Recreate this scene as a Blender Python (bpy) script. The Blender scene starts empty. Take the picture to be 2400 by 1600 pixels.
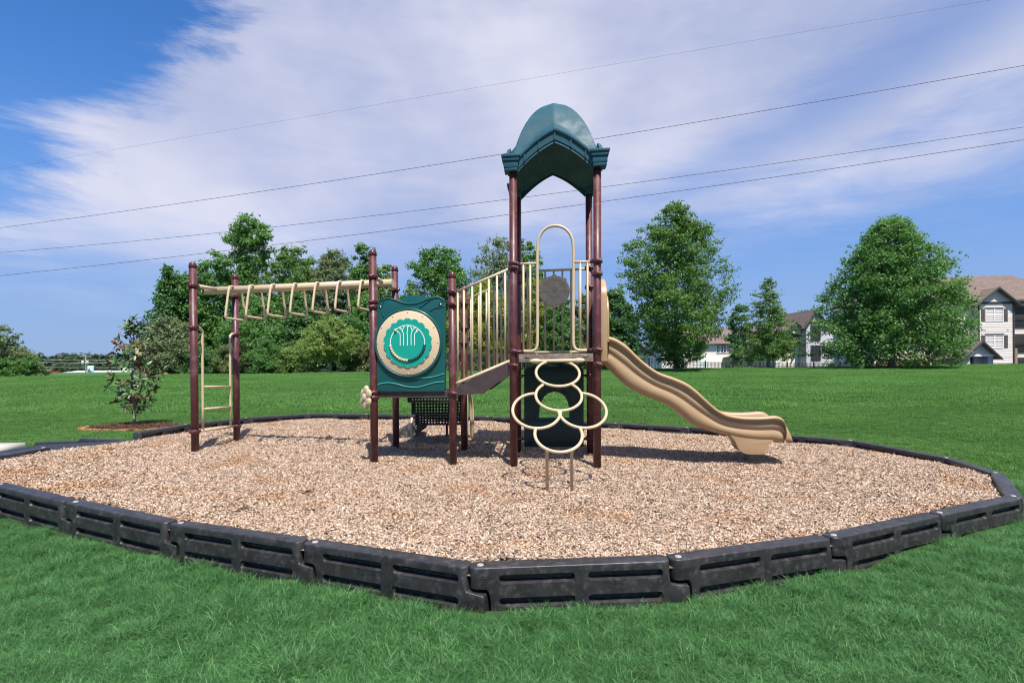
import bpy, bmesh, math, random
import numpy as np
from mathutils import Vector, Matrix, noise as mnoise
R_ = random.Random(7)
rng = np.random.default_rng(11)
S = bpy.context.scene
COL = S.collection
PI = math.pi
# ---------------- camera ----------------
FPX = 1281.0; CAMZ = 1.23; ROLL = 0.007
cam_d = bpy.data.cameras.new('camera'); cam = bpy.data.objects.new('camera', cam_d); COL.objects.link(cam)
cam.matrix_world = Matrix.Translation((0, 0, CAMZ)) @ Matrix.Rotation(PI/2, 4, 'X') @ Matrix.Rotation(-ROLL, 4, 'Z')
cam_d.sensor_width = 36; cam_d.lens = 36*FPX/2400; cam_d.shift_y = 49/2400
cam_d.clip_start = 0.05; cam_d.clip_end = 3000
S.camera = cam
# ---------------- light ----------------
TO_SUN = Vector((0.155, -0.505, 1.0)).normalized()
sun_d = bpy.data.lights.new('sun', 'SUN'); sun = bpy.data.objects.new('sun', sun_d); COL.objects.link(sun)
sun.rotation_euler = TO_SUN.to_track_quat('Z', 'Y').to_euler(); sun.location = (0, 0, 30)
sun_d.energy = 4.9; sun_d.angle = math.radians(0.53); sun_d.color = (1.0, 0.955, 0.90)
S.view_settings.view_transform = 'Standard'; S.view_settings.look = 'None'
S.view_settings.exposure = 0.55; S.view_settings.gamma = 1.0; S.view_settings.use_curve_mapping = False
W = bpy.data.worlds.new('World'); S.world = W; W.use_nodes = True

class G:
    """small node-graph helper"""
    def __init__(s, nt): s.nt = nt; s.n = nt.nodes; s.l = nt.links
    def new(s, t, **k):
        n = s.n.new(t)
        for a, b in k.items(): setattr(n, a, b)
        return n
    def put(s, sock, v):
        if v is None: return
        if isinstance(v, bpy.types.NodeSocket): s.l.new(v, sock)
        elif hasattr(v, 'outputs'): s.l.new(v.outputs[0], sock)
        else:
            if hasattr(sock.default_value, '__len__'):
                L = len(sock.default_value)
                v = tuple(v) if hasattr(v, '__len__') else (v,)*L
                if L == 4 and len(v) == 3: v = v + (1,)
            sock.default_value = v
    def math(s, op, a, b=None, c=None, clamp=False):
        n = s.new('ShaderNodeMath', operation=op, use_clamp=clamp)
        s.put(n.inputs[0], a); s.put(n.inputs[1], b) if b is not None else 0
        if c is not None: s.put(n.inputs[2], c)
        return n.outputs[0]
    def mix(s, f, a, b, mode='MIX'):
        n = s.new('ShaderNodeMix', data_type='RGBA', blend_type=mode)
        s.put(n.inputs[0], f); s.put(n.inputs[6], a); s.put(n.inputs[7], b); return n.outputs[2]
    def noise(s, vec, scale, detail=3, rough=.5, dist=0):
        n = s.new('ShaderNodeTexNoise'); n.inputs['Scale'].default_value = scale
        n.inputs['Detail'].default_value = detail; n.inputs['Roughness'].default_value = rough
        n.inputs['Distortion'].default_value = dist
        if vec is not None: s.put(n.inputs['Vector'], vec)
        return n.outputs[0]
    def ramp(s, f, a, b, lo=0., hi=1.):
        n = s.new('ShaderNodeMapRange', clamp=True, interpolation_type='SMOOTHSTEP')
        s.put(n.inputs[0], f)
        n.inputs[1].default_value = a; n.inputs[2].default_value = b; n.inputs[3].default_value = lo; n.inputs[4].default_value = hi
        return n.outputs[0]

def build_world():
    nt = W.node_tree; nt.nodes.clear(); g = G(nt)
    sky = g.new('ShaderNodeTexSky', sky_type='NISHITA'); sky.sun_disc = False
    sky.sun_elevation = math.asin(TO_SUN.z); sky.sun_rotation = math.atan2(TO_SUN.x, TO_SUN.y)
    sky.altitude = 200; sky.air_density = 1.0; sky.dust_density = 0.6; sky.ozone_density = 2.5
    tc = g.new('ShaderNodeTexCoord')
    sep = g.new('ShaderNodeSeparateXYZ'); g.l.new(tc.outputs['Generated'], sep.inputs[0])
    x, y, z = sep.outputs
    az = g.math('ARCTAN2', x, y)                     # azimuth from +Y, positive to the right
    el = g.math('ARCSINE', z)
    # haze towards the horizon: blue-lavender rather than yellow
    hz = g.ramp(el, 0.0, 0.55, 1.0, 0.0)
    skyc = g.mix(1.0, sky.outputs[0], (0.40, 0.80, 1.25), 'MULTIPLY')
    hazec = g.mix(g.ramp(el, -.05, .5), (2.25, 3.05, 5.0), (.95, 2.05, 4.8))
    skyc = g.mix(g.math('MULTIPLY', hz, .9), skyc, hazec)
    # clouds: cirrus sheet, laid out in azimuth / elevation
    cv = g.new('ShaderNodeCombineXYZ'); g.put(cv.inputs[0], az); g.put(cv.inputs[1], g.math('MULTIPLY', el, 1.6)); 
    warp = g.noise(cv, 2.2, 4, .55)
    fib = g.new('ShaderNodeMapping'); g.put(fib.inputs[0], cv); fib.inputs['Rotation'].default_value = (0, 0, .45); fib.inputs['Scale'].default_value = (1.1, 3.2, 1)
    n1 = g.noise(fib, 2.9, 10, .66, .35)
    n2 = g.noise(cv, 1.7, 5, .5, .3)
    nn = g.math('ADD', g.math('MULTIPLY', g.math('SUBTRACT', n1, .5), .55), g.math('MULTIPLY', g.math('SUBTRACT', n2, .5), .42))
    # upper-left boundary: line through (az -.50, el .50) and (-.95,.22)
    d1 = g.math('ADD', g.math('MULTIPLY', g.math('ADD', az, .57), .84), g.math('MULTIPLY', g.math('SUBTRACT', .50, el), .60))
    m1 = g.ramp(g.math('ADD', d1, g.math('MULTIPLY', nn, .62)), -.005, .10)
    # lower-right boundary: cloud lies above a line rising to the right
    d2 = g.math('ADD', g.math('MULTIPLY', g.math('SUBTRACT', el, .27), .92), g.math('MULTIPLY', g.math('SUBTRACT', az, .40), -.06))
    m2 = g.ramp(g.math('ADD', d2, g.math('MULTIPLY', nn, .36)), -.11, .08)
    # to the left the sheet hangs down as thin veil
    m2b = g.math('MULTIPLY', g.ramp(az, .25, -.35), g.ramp(g.math('ADD', el, g.math('MULTIPLY', nn, .25)), .09, .27))
    m2 = g.math('MAXIMUM', m2, m2b)
    m = g.math('MULTIPLY', m1, m2)
    dens = g.ramp(g.math('ADD', n2, g.math('MULTIPLY', n1, .8)), .50, 1.05, .70, 1.0)
    # blue-ish gap streaks upper right
    band = g.math('SUBTRACT', g.math('SUBTRACT', el, .36), g.math('MULTIPLY', g.math('SUBTRACT', az, .45), .34))
    bandw = g.math('MULTIPLY', g.ramp(g.math('ABSOLUTE', g.math('ADD', band, g.math('MULTIPLY', nn, .12))), .0, .075, 1, 0), g.ramp(az, .12, .4))
    dens = g.math('MULTIPLY', dens, g.math('SUBTRACT', 1.0, g.math('MULTIPLY', bandw, .42)))
    m = g.math('MULTIPLY', m, dens)
    wisp = g.math('MULTIPLY', g.ramp(n1, .60, .80), .32)
    m = g.math('MAXIMUM', m, g.math('MULTIPLY', wisp, g.ramp(el, .05, .2)))
    cloudc = g.mix(g.ramp(g.math('ADD', n2, warp), .75, 1.25), (3.5, 3.8, 5.2), (5.4, 5.4, 6.3))
    c = g.mix(g.math('MULTIPLY', m, .93, clamp=True), skyc, cloudc)
    # below the horizon: ground-ish haze tone
    bg = g.new('ShaderNodeBackground'); g.put(bg.inputs[0], c); bg.inputs[1].default_value = 0.10
    out = g.new('ShaderNodeOutputWorld'); g.l.new(bg.outputs[0], out.inputs[0])
build_world()

# ---------------- pixel helpers (photo 2400 x 1600 -> points in the world) ----------------
def ray(px, py):
    x0 = px - ROLL*(py-800); y0 = py + ROLL*(px-1200)
    return (x0-1200)/FPX, (849-y0)/FPX
def at(px, py, Y):
    a, c = ray(px, py); return Vector((a*Y, Y, CAMZ + c*Y))
def onplane(px, py, A, B, off=0.0):
    """point seen at px,py lying in the vertical plane through A and B (moved off metres towards the camera)"""
    a, c = ray(px, py)
    dx, dy = B[0]-A[0], B[1]-A[1]; L = math.hypot(dx, dy); nx, ny = dy/L, -dx/L
    if ny > 0: nx, ny = -nx, -ny
    k = A[0]*nx + A[1]*ny + off
    Y = k/(a*nx + ny); return Vector((a*Y, Y, CAMZ + c*Y))

# ---------------- tagging ----------------
def tag(o, label=None, cat=None, group=None, kind=None):
    if label: o['label'] = label
    if cat: o['category'] = cat
    if group: o['group'] = group
    if kind: o['kind'] = kind
    return o
def empty(name, loc=(0, 0, 0), rz=0.0):
    o = bpy.data.objects.new(name, None); COL.objects.link(o); o.location = loc; o.rotation_euler = (0, 0, rz)
    o.empty_display_size = .2; return o
def link(name, me, mat, parent=None, loc=None, rot=None, world=True):
    o = bpy.data.objects.new(name, me); COL.objects.link(o)
    if mat and not me.materials: me.materials.append(mat)
    if parent is not None:
        o.parent = parent
        if world:
            o.matrix_parent_inverse = wm(parent).inverted()
    if loc is not None: o.location = loc
    if rot is not None: o.rotation_euler = rot
    return o
def wm(o):
    return o.matrix_basis.copy() if o.parent is None else wm(o.parent) @ o.matrix_parent_inverse @ o.matrix_basis

# ---------------- mesh builder ----------------
def catmull(pts, n=6, closed=False):
    P = [Vector(p) for p in pts]; out = []; N = len(P)
    rngi = range(N if closed else N-1)
    for i in rngi:
        p0 = P[(i-1) % N] if closed or i > 0 else P[0]*2-P[1]
        p1 = P[i]; p2 = P[(i+1) % N]
        p3 = P[(i+2) % N] if closed or i+2 < N else P[-1]*2-P[-2]
        for k in range(n):
            t = k/n
            out.append(.5*((2*p1)+(p2-p0)*t+(2*p0-5*p1+4*p2-p3)*t*t+(3*p1-p0-3*p2+p3)*t*t*t))
    if not closed: out.append(P[-1].copy())
    return out
class MB:
    def __init__(s): s.v = []; s.f = []; s.sm = []
    def add(s, vs, fs, smooth=False):
        b = len(s.v); s.v += [tuple(v) for v in vs]; s.f += [tuple(i+b for i in f) for f in fs]; s.sm += [smooth]*len(fs); return s
    def box(s, lo, hi, M=None):
        x0, y0, z0 = lo; x1, y1, z1 = hi
        vs = [Vector(p) for p in ((x0,y0,z0),(x1,y0,z0),(x1,y1,z0),(x0,y1,z0),(x0,y0,z1),(x1,y0,z1),(x1,y1,z1),(x0,y1,z1))]
        if M is not None: vs = [M @ v for v in vs]
        return s.add(vs, [(0,3,2,1),(4,5,6,7),(0,1,5,4),(1,2,6,5),(2,3,7,6),(3,0,4,7)])
    def tube(s, pts, r, n=10, closed=False, caps=True, squash=None):
        P = [Vector(p) for p in pts]; N = len(P)
        rs = r if hasattr(r, '__len__') else [r]*N
        T = []
        for i in range(N):
            a = P[i-1] if (i > 0 or closed) else P[i]; b = P[(i+1) % N] if (i < N-1 or closed) else P[i]
            T.append((b-a).normalized())
        up = Vector((0, 0, 1)) if abs(T[0].z) < .9 else Vector((0, 1, 0))
        nrm = (up - T[0]*up.dot(T[0])).normalized(); vs = []
        for i in range(N):
            nrm = (nrm - T[i]*nrm.dot(T[i])).normalized(); bn = T[i].cross(nrm)
            for k in range(n):
                a = 2*PI*k/n; vs.append(P[i] + (nrm*math.cos(a) + bn*math.sin(a))*rs[i])
        fs = []
        for i in range(N if closed else N-1):
            j = (i+1) % N
            for k in range(n):
                l = (k+1) % n; fs.append((i*n+k, i*n+l, j*n+l, j*n+k))
        s.add(vs, fs, True)
        if caps and not closed:
            b = len(s.v)-N*n
            s.f.append(tuple(b+k for k in range(n))[::-1]); s.sm.append(False)
            s.f.append(tuple(b+(N-1)*n+k for k in range(n))); s.sm.append(False)
        return s
    def lathe(s, prof, n=16, M=None, smooth=True):
        """prof: (r,z) list, about z"""
        vs = []; 
        for r, z in prof:
            for k in range(n):
                a = 2*PI*k/n; vs.append(Vector((r*math.cos(a), r*math.sin(a), z)))
        if M is not None: vs = [M @ v for v in vs]
        fs = [(i*n+k, i*n+(k+1) % n, (i+1)*n+(k+1) % n, (i+1)*n+k) for i in range(len(prof)-1) for k in range(n)]
        s.add(vs, fs, smooth); b = len(s.v)-len(vs)
        if prof[0][0] > 1e-5: s.f.append(tuple(b+k for k in range(n))[::-1]); s.sm.append(False)
        if prof[-1][0] > 1e-5: s.f.append(tuple(b+(len(prof)-1)*n+k for k in range(n))); s.sm.append(False)
        return s
    def prism(s, outline, d0, d1, M=None, smooth=False):
        """outline (x,z) in local XZ, extruded along local y from d0 to d1"""
        n = len(outline)
        vs = [Vector((x, d0, z)) for x, z in outline] + [Vector((x, d1, z)) for x, z in outline]
        if M is not None: vs = [M @ v for v in vs]
        fs = [tuple(range(n)), tuple(range(n, 2*n))[::-1]]
        s.add(vs, fs, False)
        s.add(vs, [(i, i+n, (i+1) % n + n, (i+1) % n) for i in range(n)], smooth); return s
    def prism_hole(s, outer, inner, d0, d1, M=None):
        n = len(outer); vs = []
        for loop in (outer, inner):
            for d in (d0, d1): vs += [Vector((x, d, z)) for x, z in loop]
        if M is not None: vs = [M @ v for v in vs]
        fs = []
        for i in range(n):
            j = (i+1) % n
            fs += [(i, j, 2*n+j, 2*n+i), (n+j, n+i, 3*n+i, 3*n+j), (j, i, n+i, n+j), (2*n+i, 2*n+j, 3*n+j, 3*n+i)]
        return s.add(vs, fs)
    def ball(s, c, rx, ry, rz, M=None, n=14, m=8):
        vs = []
        for i in range(m+1):
            ph = PI*i/m
            for k in range(n):
                a = 2*PI*k/n; vs.append(Vector((c[0]+rx*math.sin(ph)*math.cos(a), c[1]+ry*math.sin(ph)*math.sin(a), c[2]+rz*math.cos(ph))))
        if M is not None: vs = [M @ v for v in vs]
        return s.add(vs, [(i*n+k, (i+1)*n+k, (i+1)*n+(k+1) % n, i*n+(k+1) % n) for i in range(m) for k in range(n)], True)
    def mesh(s, name, bevel=0):
        me = bpy.data.meshes.new(name); me.from_pydata(s.v, [], s.f)
        me.polygons.foreach_set('use_smooth', s.sm)
        bm = bmesh.new(); bm.from_mesh(me); bmesh.ops.remove_doubles(bm, verts=bm.verts, dist=1e-5)
        bmesh.ops.dissolve_degenerate(bm, edges=bm.edges, dist=1e-6)
        bmesh.ops.recalc_face_normals(bm, faces=bm.faces)
        if bevel:
            es = [e for e in bm.edges if len(e.link_faces) == 2 and e.calc_face_angle(0) > .6]
            bmesh.ops.bevel(bm, geom=es, offset=bevel, segments=2, affect='EDGES', profile=.6, clamp_overlap=True)
            for f in bm.faces: f.smooth = True
        bm.to_mesh(me); bm.free(); me.validate()
        if bevel:
            try: me.set_sharp_from_angle(angle=math.radians(40))
            except Exception: pass
        return me
    def build(s, name, mat, parent=None, bevel=0, world=True):
        return link(name, s.mesh(name, bevel), mat, parent, world=world)
def frame(o, ex, n):
    """matrix with local x = ex, local y = n (into the scene), local z = up"""
    ex = Vector(ex).normalized(); n = Vector(n).normalized(); ez = ex.cross(n).normalized()
    M = Matrix((ex, n, ez)).transposed().to_4x4(); M.translation = Vector(o); return M

# ---------------- materials ----------------
MATS = {}
def mat(name, base, rough=.5, var=.12, vscale=6., bump=0., bscale=60., spec=.5, metal=0., dirt=None, dscale=3., damt=.3, coat=0.):
    m = bpy.data.materials.new(name); m.use_nodes = True; nt = m.node_tree; g = G(nt)
    p = nt.nodes['Principled BSDF']
    geo = g.new('ShaderNodeNewGeometry'); pos = geo.outputs['Position']
    n = g.noise(pos, vscale, 5, .6)
    lo = tuple(c*(1-var) for c in base); hi = tuple(min(1, c*(1+var)) for c in base)
    c = g.mix(g.ramp(n, .3, .7), lo, hi)
    if dirt:
        d = g.noise(pos, dscale, 6, .65); c = g.mix(g.math('MULTIPLY', g.ramp(d, .48, .72), damt), c, dirt)
    g.put(p.inputs['Base Color'], c)
    g.put(p.inputs['Roughness'], g.ramp(g.noise(pos, vscale*2.3, 3), .3, .7, rough*.85, min(1, rough*1.15)))
    p.inputs['Specular IOR Level'].default_value = spec; p.inputs['Metallic'].default_value = metal
    if coat: p.inputs['Coat Weight'].default_value = coat; p.inputs['Coat Roughness'].default_value = .15
    if bump:
        b = g.new('ShaderNodeBump'); b.inputs['Strength'].default_value = bump; b.inputs['Distance'].default_value = .01
        g.put(b.inputs['Height'], g.noise(pos, bscale, 4)); g.l.new(b.outputs[0], p.inputs['Normal'])
    MATS[name] = m; return m
M_maroon = mat('maroon_powder_coat', (.085,.020,.021), .45, .10, 5, .06, 300, dirt=(.30,.17,.15), dscale=9, damt=.28)
M_maroon_d = mat('maroon_clamp', (.080,.019,.021), .34, .05, 5)
M_tan = mat('tan_powder_coat', (.56,.43,.27), .38, .06, 5, .04, 300, dirt=(.45,.36,.27), dscale=14, damt=.3)
M_slide = mat('tan_moulded_plastic', (.40,.262,.140), .42, .05, 2.5, .05, 240, dirt=(.42,.31,.2), dscale=3, damt=.2)
M_teal = mat('teal_roof_plastic', (.017,.074,.098), .55, .07, 3, .05, 260, spec=.28, dirt=(.08,.19,.21), dscale=4, damt=.25)
M_green = mat('dark_green_plastic', (.007,.078,.072), .33, .06, 4, .05, 260)
M_greenrib = mat('green_highlight_ridge', (.05,.30,.28), .30, .05)
M_dkgreen = mat('blackish_green_plastic', (.006,.022,.022), .4, .1, 4)
M_gear = mat('bright_teal_sheet', (.004,.30,.215), .4, .03)
M_tandisc = mat('tan_sheet', (.60,.46,.29), .45, .03)
M_white = mat('white_inlay', (.78,.78,.72), .5, .03)
M_deck = mat('brown_coated_deck', (.055,.035,.034), .6, .15, 12, .1, 200, dirt=(.16,.11,.09), damt=.35)
M_black = mat('black_coated_steel', (.006,.005,.005), .5, .1)
M_step = mat('dark_step_plastic', (.035,.03,.033), .5, .25, 14, dirt=(.3,.26,.2), dscale=18, damt=.6)
M_board = mat('weathered_step_board', (.20,.155,.115), .75, .3, 22, .2, 90, dirt=(.06,.05,.045), dscale=16, damt=.7)
M_timber = mat('black_recycled_plastic', (.026,.024,.025), .40, .30, 9, .14, 160, dirt=(.11,.10,.10), dscale=22, damt=.55)
M_pin = mat('galvanised_pin', (.36,.34,.31), .5, .1, 60, metal=.2)
M_screw = mat('stainless_screw', (.6,.6,.6), .3, .05, metal=.9)
M_wheel = mat('beige_wheel_plastic', (.70,.48,.29), .5, .06, 8)
# ---------------- terrain ----------------
# border joints: front-top edge of each timber, going round the pit
JR = [(-0.256,3.187,.03),(0.96,3.25,.045),(2.13,3.61,.052),(3.24,4.11,.06),(4.29,4.59,.06),(5.02,5.57,.06),(5.42,6.70,.02),(4.90,7.80,.09),
      (3.95,8.60,.10),(3.05,9.34,.11),(1.91,9.78,.14),(0.76,10.20,.17),(-0.41,10.52,.20),(-1.62,10.72,.22),(-2.83,10.86,.23),(-4.05,10.94,.24),
      (-4.89,10.06,.255),(-5.36,8.93,.265),(-5.39,7.71,.275)]
JL = [(-5.56,6.50,.27),(-5.86,5.33,.23),(-4.72,4.92,.165),(-3.68,4.47,.114),(-2.55,4.03,.058),(-1.40,3.61,.046),(-0.256,3.187,.03)]
ctrl = [(x,y,z-.25+float(np.clip((x-1.0)*.028,0,.06))) for x,y,z in JR+JL]
ctrl += [(0,1.,-.24),(-3,1.2,-.22),(3,1.2,-.22),(0,-4,-.25),(-9,0,-.1),(9,0,-.1),(-9,4.5,-.02),(8.5,5.5,-.10),(-7.3,10.6,.03),(-9,7.2,.0),(8,10,-.05)]
for X, z36 in ((-60,.40),(-34,.454),(-18,.53),(-5,.60),(8,.65),(22,.73),(34,.82),(60,.95)):
    ctrl.append((X, 36, z36)); 
    if abs(X) < 40: ctrl.append((X*.62, 21, z36*.5-.02))
CT = np.array(ctrl)
def tps(A, B):
    d2 = ((A[:,None,:]-B[None,:,:])**2).sum(-1); return .5*d2*np.log(d2+1e-9)
def tps_fit(C, reg):
    n = len(C); K = tps(C[:,:2], C[:,:2]) + np.eye(n)*reg; P = np.c_[np.ones(n), C[:,:2]]
    A = np.zeros((n+3,n+3)); A[:n,:n] = K; A[:n,n:] = P; A[n:,:n] = P.T
    return np.linalg.solve(A, np.r_[C[:,2], 0,0,0])
TW = tps_fit(CT, .15)
def smooth(t): t = np.clip(t, 0, 1); return t*t*(3-2*t)
def terrain(x, y):
    x = np.atleast_1d(np.asarray(x, float)); y = np.atleast_1d(np.asarray(y, float)); sh = x.shape
    xf, yf = x.ravel(), y.ravel(); xc = np.clip(xf, -55, 55); yc = np.clip(yf, -3, 36)
    z = np.empty(len(xf))
    for i in range(0, len(xf), 20000):
        A = np.c_[xc[i:i+20000], yc[i:i+20000]]
        z[i:i+20000] = tps(A, CT[:,:2]) @ TW[:-3] + np.c_[np.ones(len(A)), A] @ TW[-3:]
    over = np.clip(yf-36, 0, 9); z += .02*over - .02*np.clip(over-1,0,9)
    right = smooth((xf-2)/14)
    z -= right*1.95*smooth((yf-37.5)/15)
    z -= (1-right)*4.6*smooth((yf-60)/70)
    z += .035*np.sin(xf*.33+1)*np.sin(yf*.27)*smooth((yf-13)/10)
    return z.reshape(sh)
def tz(x, y): return float(terrain([x],[y])[0])
PIT = np.array([(x,y) for x,y,z in JR] + [(x,y) for x,y,z in JL[:-1]])
PITZ = np.array([z for x,y,z in JR] + [z for x,y,z in JL[:-1]])
def inpit(x, y):
    x = np.asarray(x); y = np.asarray(y); r = np.zeros(x.shape, bool); n = len(PIT)
    for i in range(n):
        x0,y0 = PIT[i]; x1,y1 = PIT[(i+1)%n]
        c = ((y0 > y) != (y1 > y)) & (x < (x1-x0)*(y-y0)/(y1-y0+1e-12)+x0); r ^= c
    return r
def pitdist(x, y):
    x = np.asarray(x); y = np.asarray(y); d = np.full(x.shape, 1e9); n = len(PIT)
    for i in range(n):
        a = PIT[i]; b = PIT[(i+1)%n]; ab = b-a; t = np.clip(((x-a[0])*ab[0]+(y-a[1])*ab[1])/(ab@ab), 0, 1)
        d = np.minimum(d, np.hypot(x-a[0]-t*ab[0], y-a[1]-t*ab[1]))
    return d
cc = []
for (x,y),z in zip(PIT, PITZ):
    cx, cy = -.1, 7.0; d = math.hypot(cx-x, cy-y); back = smooth(np.array((y-5.2)/3.)) 
    cc.append((x+(cx-x)/d*.2, y+(cy-y)/d*.2, z-.035-.075*float(back)))
cc += [(0,6.3,0),(1.0,6.2,.0),(2.8,6.3,.01),(-1.2,6.6,.01),(-2.8,6.6,.05),(-4,7.4,.10),(0,5,.01),(0.5,7.5,.02),(-1.2,8,.05),(3,7.8,.03),(2.5,5,.01),(-2.5,5.2,.04)]
CC = np.array(cc); CW = tps_fit(CC, .02)
def chipz(x, y):
    x = np.atleast_1d(np.asarray(x, float)); y = np.atleast_1d(np.asarray(y, float))
    A = np.c_[x.ravel(), y.ravel()]
    z = tps(A, CC[:,:2]) @ CW[:-3] + np.c_[np.ones(len(A)), A] @ CW[-3:]
    z += .012*np.sin(A[:,0]*3.1+A[:,1]*1.3)*np.cos(A[:,1]*2.7-A[:,0]) + .008*np.sin(A[:,0]*7+2)*np.sin(A[:,1]*6)
    return z.reshape(x.shape)
def cz(x, y): return float(chipz([x],[y])[0])

def np_mesh(name, V, F, smooth_=False):
    """V (n,3), F (m,k)"""
    me = bpy.data.meshes.new(name); V = np.ascontiguousarray(V, np.float32); F = np.ascontiguousarray(F, np.int32)
    m, k = F.shape
    me.vertices.add(len(V)); me.vertices.foreach_set('co', V.ravel())
    me.loops.add(m*k); me.loops.foreach_set('vertex_index', F.ravel())
    me.polygons.add(m); me.polygons.foreach_set('loop_start', np.arange(0, m*k, k, dtype=np.int32))
    me.polygons.foreach_set('use_smooth', np.full(m, smooth_)); me.update(calc_edges=True); return me
def grid_mesh(name, xs, ys, zf):
    X, Y = np.meshgrid(xs, ys); Z = zf(X, Y); V = np.c_[X.ravel(), Y.ravel(), Z.ravel()]
    nx, ny = len(xs), len(ys); i = np.arange(nx-1)[None,:] + np.arange(ny-1)[:,None]*nx; i = i.ravel()
    return np_mesh(name, V, np.c_[i, i+1, i+1+nx, i+nx], True)
def M_grassbase():
    m = bpy.data.materials.new('lawn_soil_and_turf'); m.use_nodes = True; g = G(m.node_tree); p = m.node_tree.nodes['Principled BSDF']
    pos = g.new('ShaderNodeNewGeometry').outputs['Position']
    n1 = g.noise(pos, .5, 5, .6); n2 = g.noise(pos, 9, 6, .7); n3 = g.noise(pos, 60, 4, .7)
    c = g.mix(g.ramp(n1, .35, .65), (.050,.125,.036), (.075,.170,.050))
    c = g.mix(g.ramp(n2, .35, .7), c, (.055,.130,.038)); c = g.mix(g.math('MULTIPLY', g.ramp(n3, .4, .75), .5), c, (.11,.24,.09))
    g.put(p.inputs['Base Color'], c); p.inputs['Roughness'].default_value = .9; p.inputs['Specular IOR Level'].default_value = .1
    b = g.new('ShaderNodeBump'); b.inputs['Strength'].default_value = .9; b.inputs['Distance'].default_value = .05
    g.put(b.inputs['Height'], g.math('ADD', n2, n3)); g.l.new(b.outputs[0], p.inputs['Normal']); return m
xs = np.unique(np.r_[np.linspace(-900,-70,14), np.linspace(-70,-14,40), np.linspace(-14,14,90), np.linspace(14,70,40), np.linspace(70,900,14)])
ys = np.unique(np.r_[np.linspace(-60,-4,8), np.linspace(-4,16,90), np.linspace(16,60,90), np.linspace(60,140,30), np.linspace(140,1500,14)])
def ground_z(x, y):
    z = terrain(x, y); ins = inpit(x, y); d = pitdist(x, y)
    return np.where(ins & (d > .12), z-.30, z)
ground = link('ground', grid_mesh('ground', xs, ys, ground_z), M_grassbase()); tag(ground, kind='structure')

# wood-chip bed: solid underlay sheet
def M_chipbase():
    m = bpy.data.materials.new('wood_chip_bed'); m.use_nodes = True; g = G(m.node_tree); p = m.node_tree.nodes['Principled BSDF']
    pos = g.new('ShaderNodeNewGeometry').outputs['Position']
    v = g.new('ShaderNodeTexVoronoi'); v.inputs['Scale'].default_value = 70; g.put(v.inputs['Vector'], pos)
    c = g.mix(g.ramp(v.outputs['Color'], .2, .9), (.16,.095,.055), (.42,.31,.22))
    g.put(p.inputs['Base Color'], c); p.inputs['Roughness'].default_value = .9
    b = g.new('ShaderNodeBump'); b.inputs['Distance'].default_value = .02; g.put(b.inputs['Height'], v.outputs['Distance']); g.l.new(b.outputs[0], p.inputs['Normal']); return m
def bed_mesh():
    bm = bmesh.new(); n = len(PIT); cen = np.array([-.1, 7.0]); rings = []
    fr = [1-.0, .97,.93]+list(np.linspace(.88,.06,22))
    pts = []
    for i in range(n):
        a = PIT[i]; b = PIT[(i+1)%n]
        for k in range(4): pts.append(a+(b-a)*k/4)
    pts = np.array(pts); N = len(pts); V = []
    for f in fr:
        q = cen+(pts-cen)*f*.995; z = chipz(q[:,0], q[:,1])-.018
        V.append(np.c_[q, z])
    V = np.vstack(V+[np.array([[cen[0],cen[1],cz(*cen)-.018]])])
    F = []
    for r in range(len(fr)-1):
        for k in range(N): F.append((r*N+k, r*N+(k+1)%N, (r+1)*N+(k+1)%N, (r+1)*N+k))
    r = len(fr)-1; F += [(r*N+k, r*N+(k+1)%N, len(V)-1) for k in range(N)]
    me = bpy.data.meshes.new('wood_chip_bed'); me.from_pydata(V.tolist(), [], F); return me
bed = link('wood_chip_bed', bed_mesh(), M_chipbase()); tag(bed, kind='structure')

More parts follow.
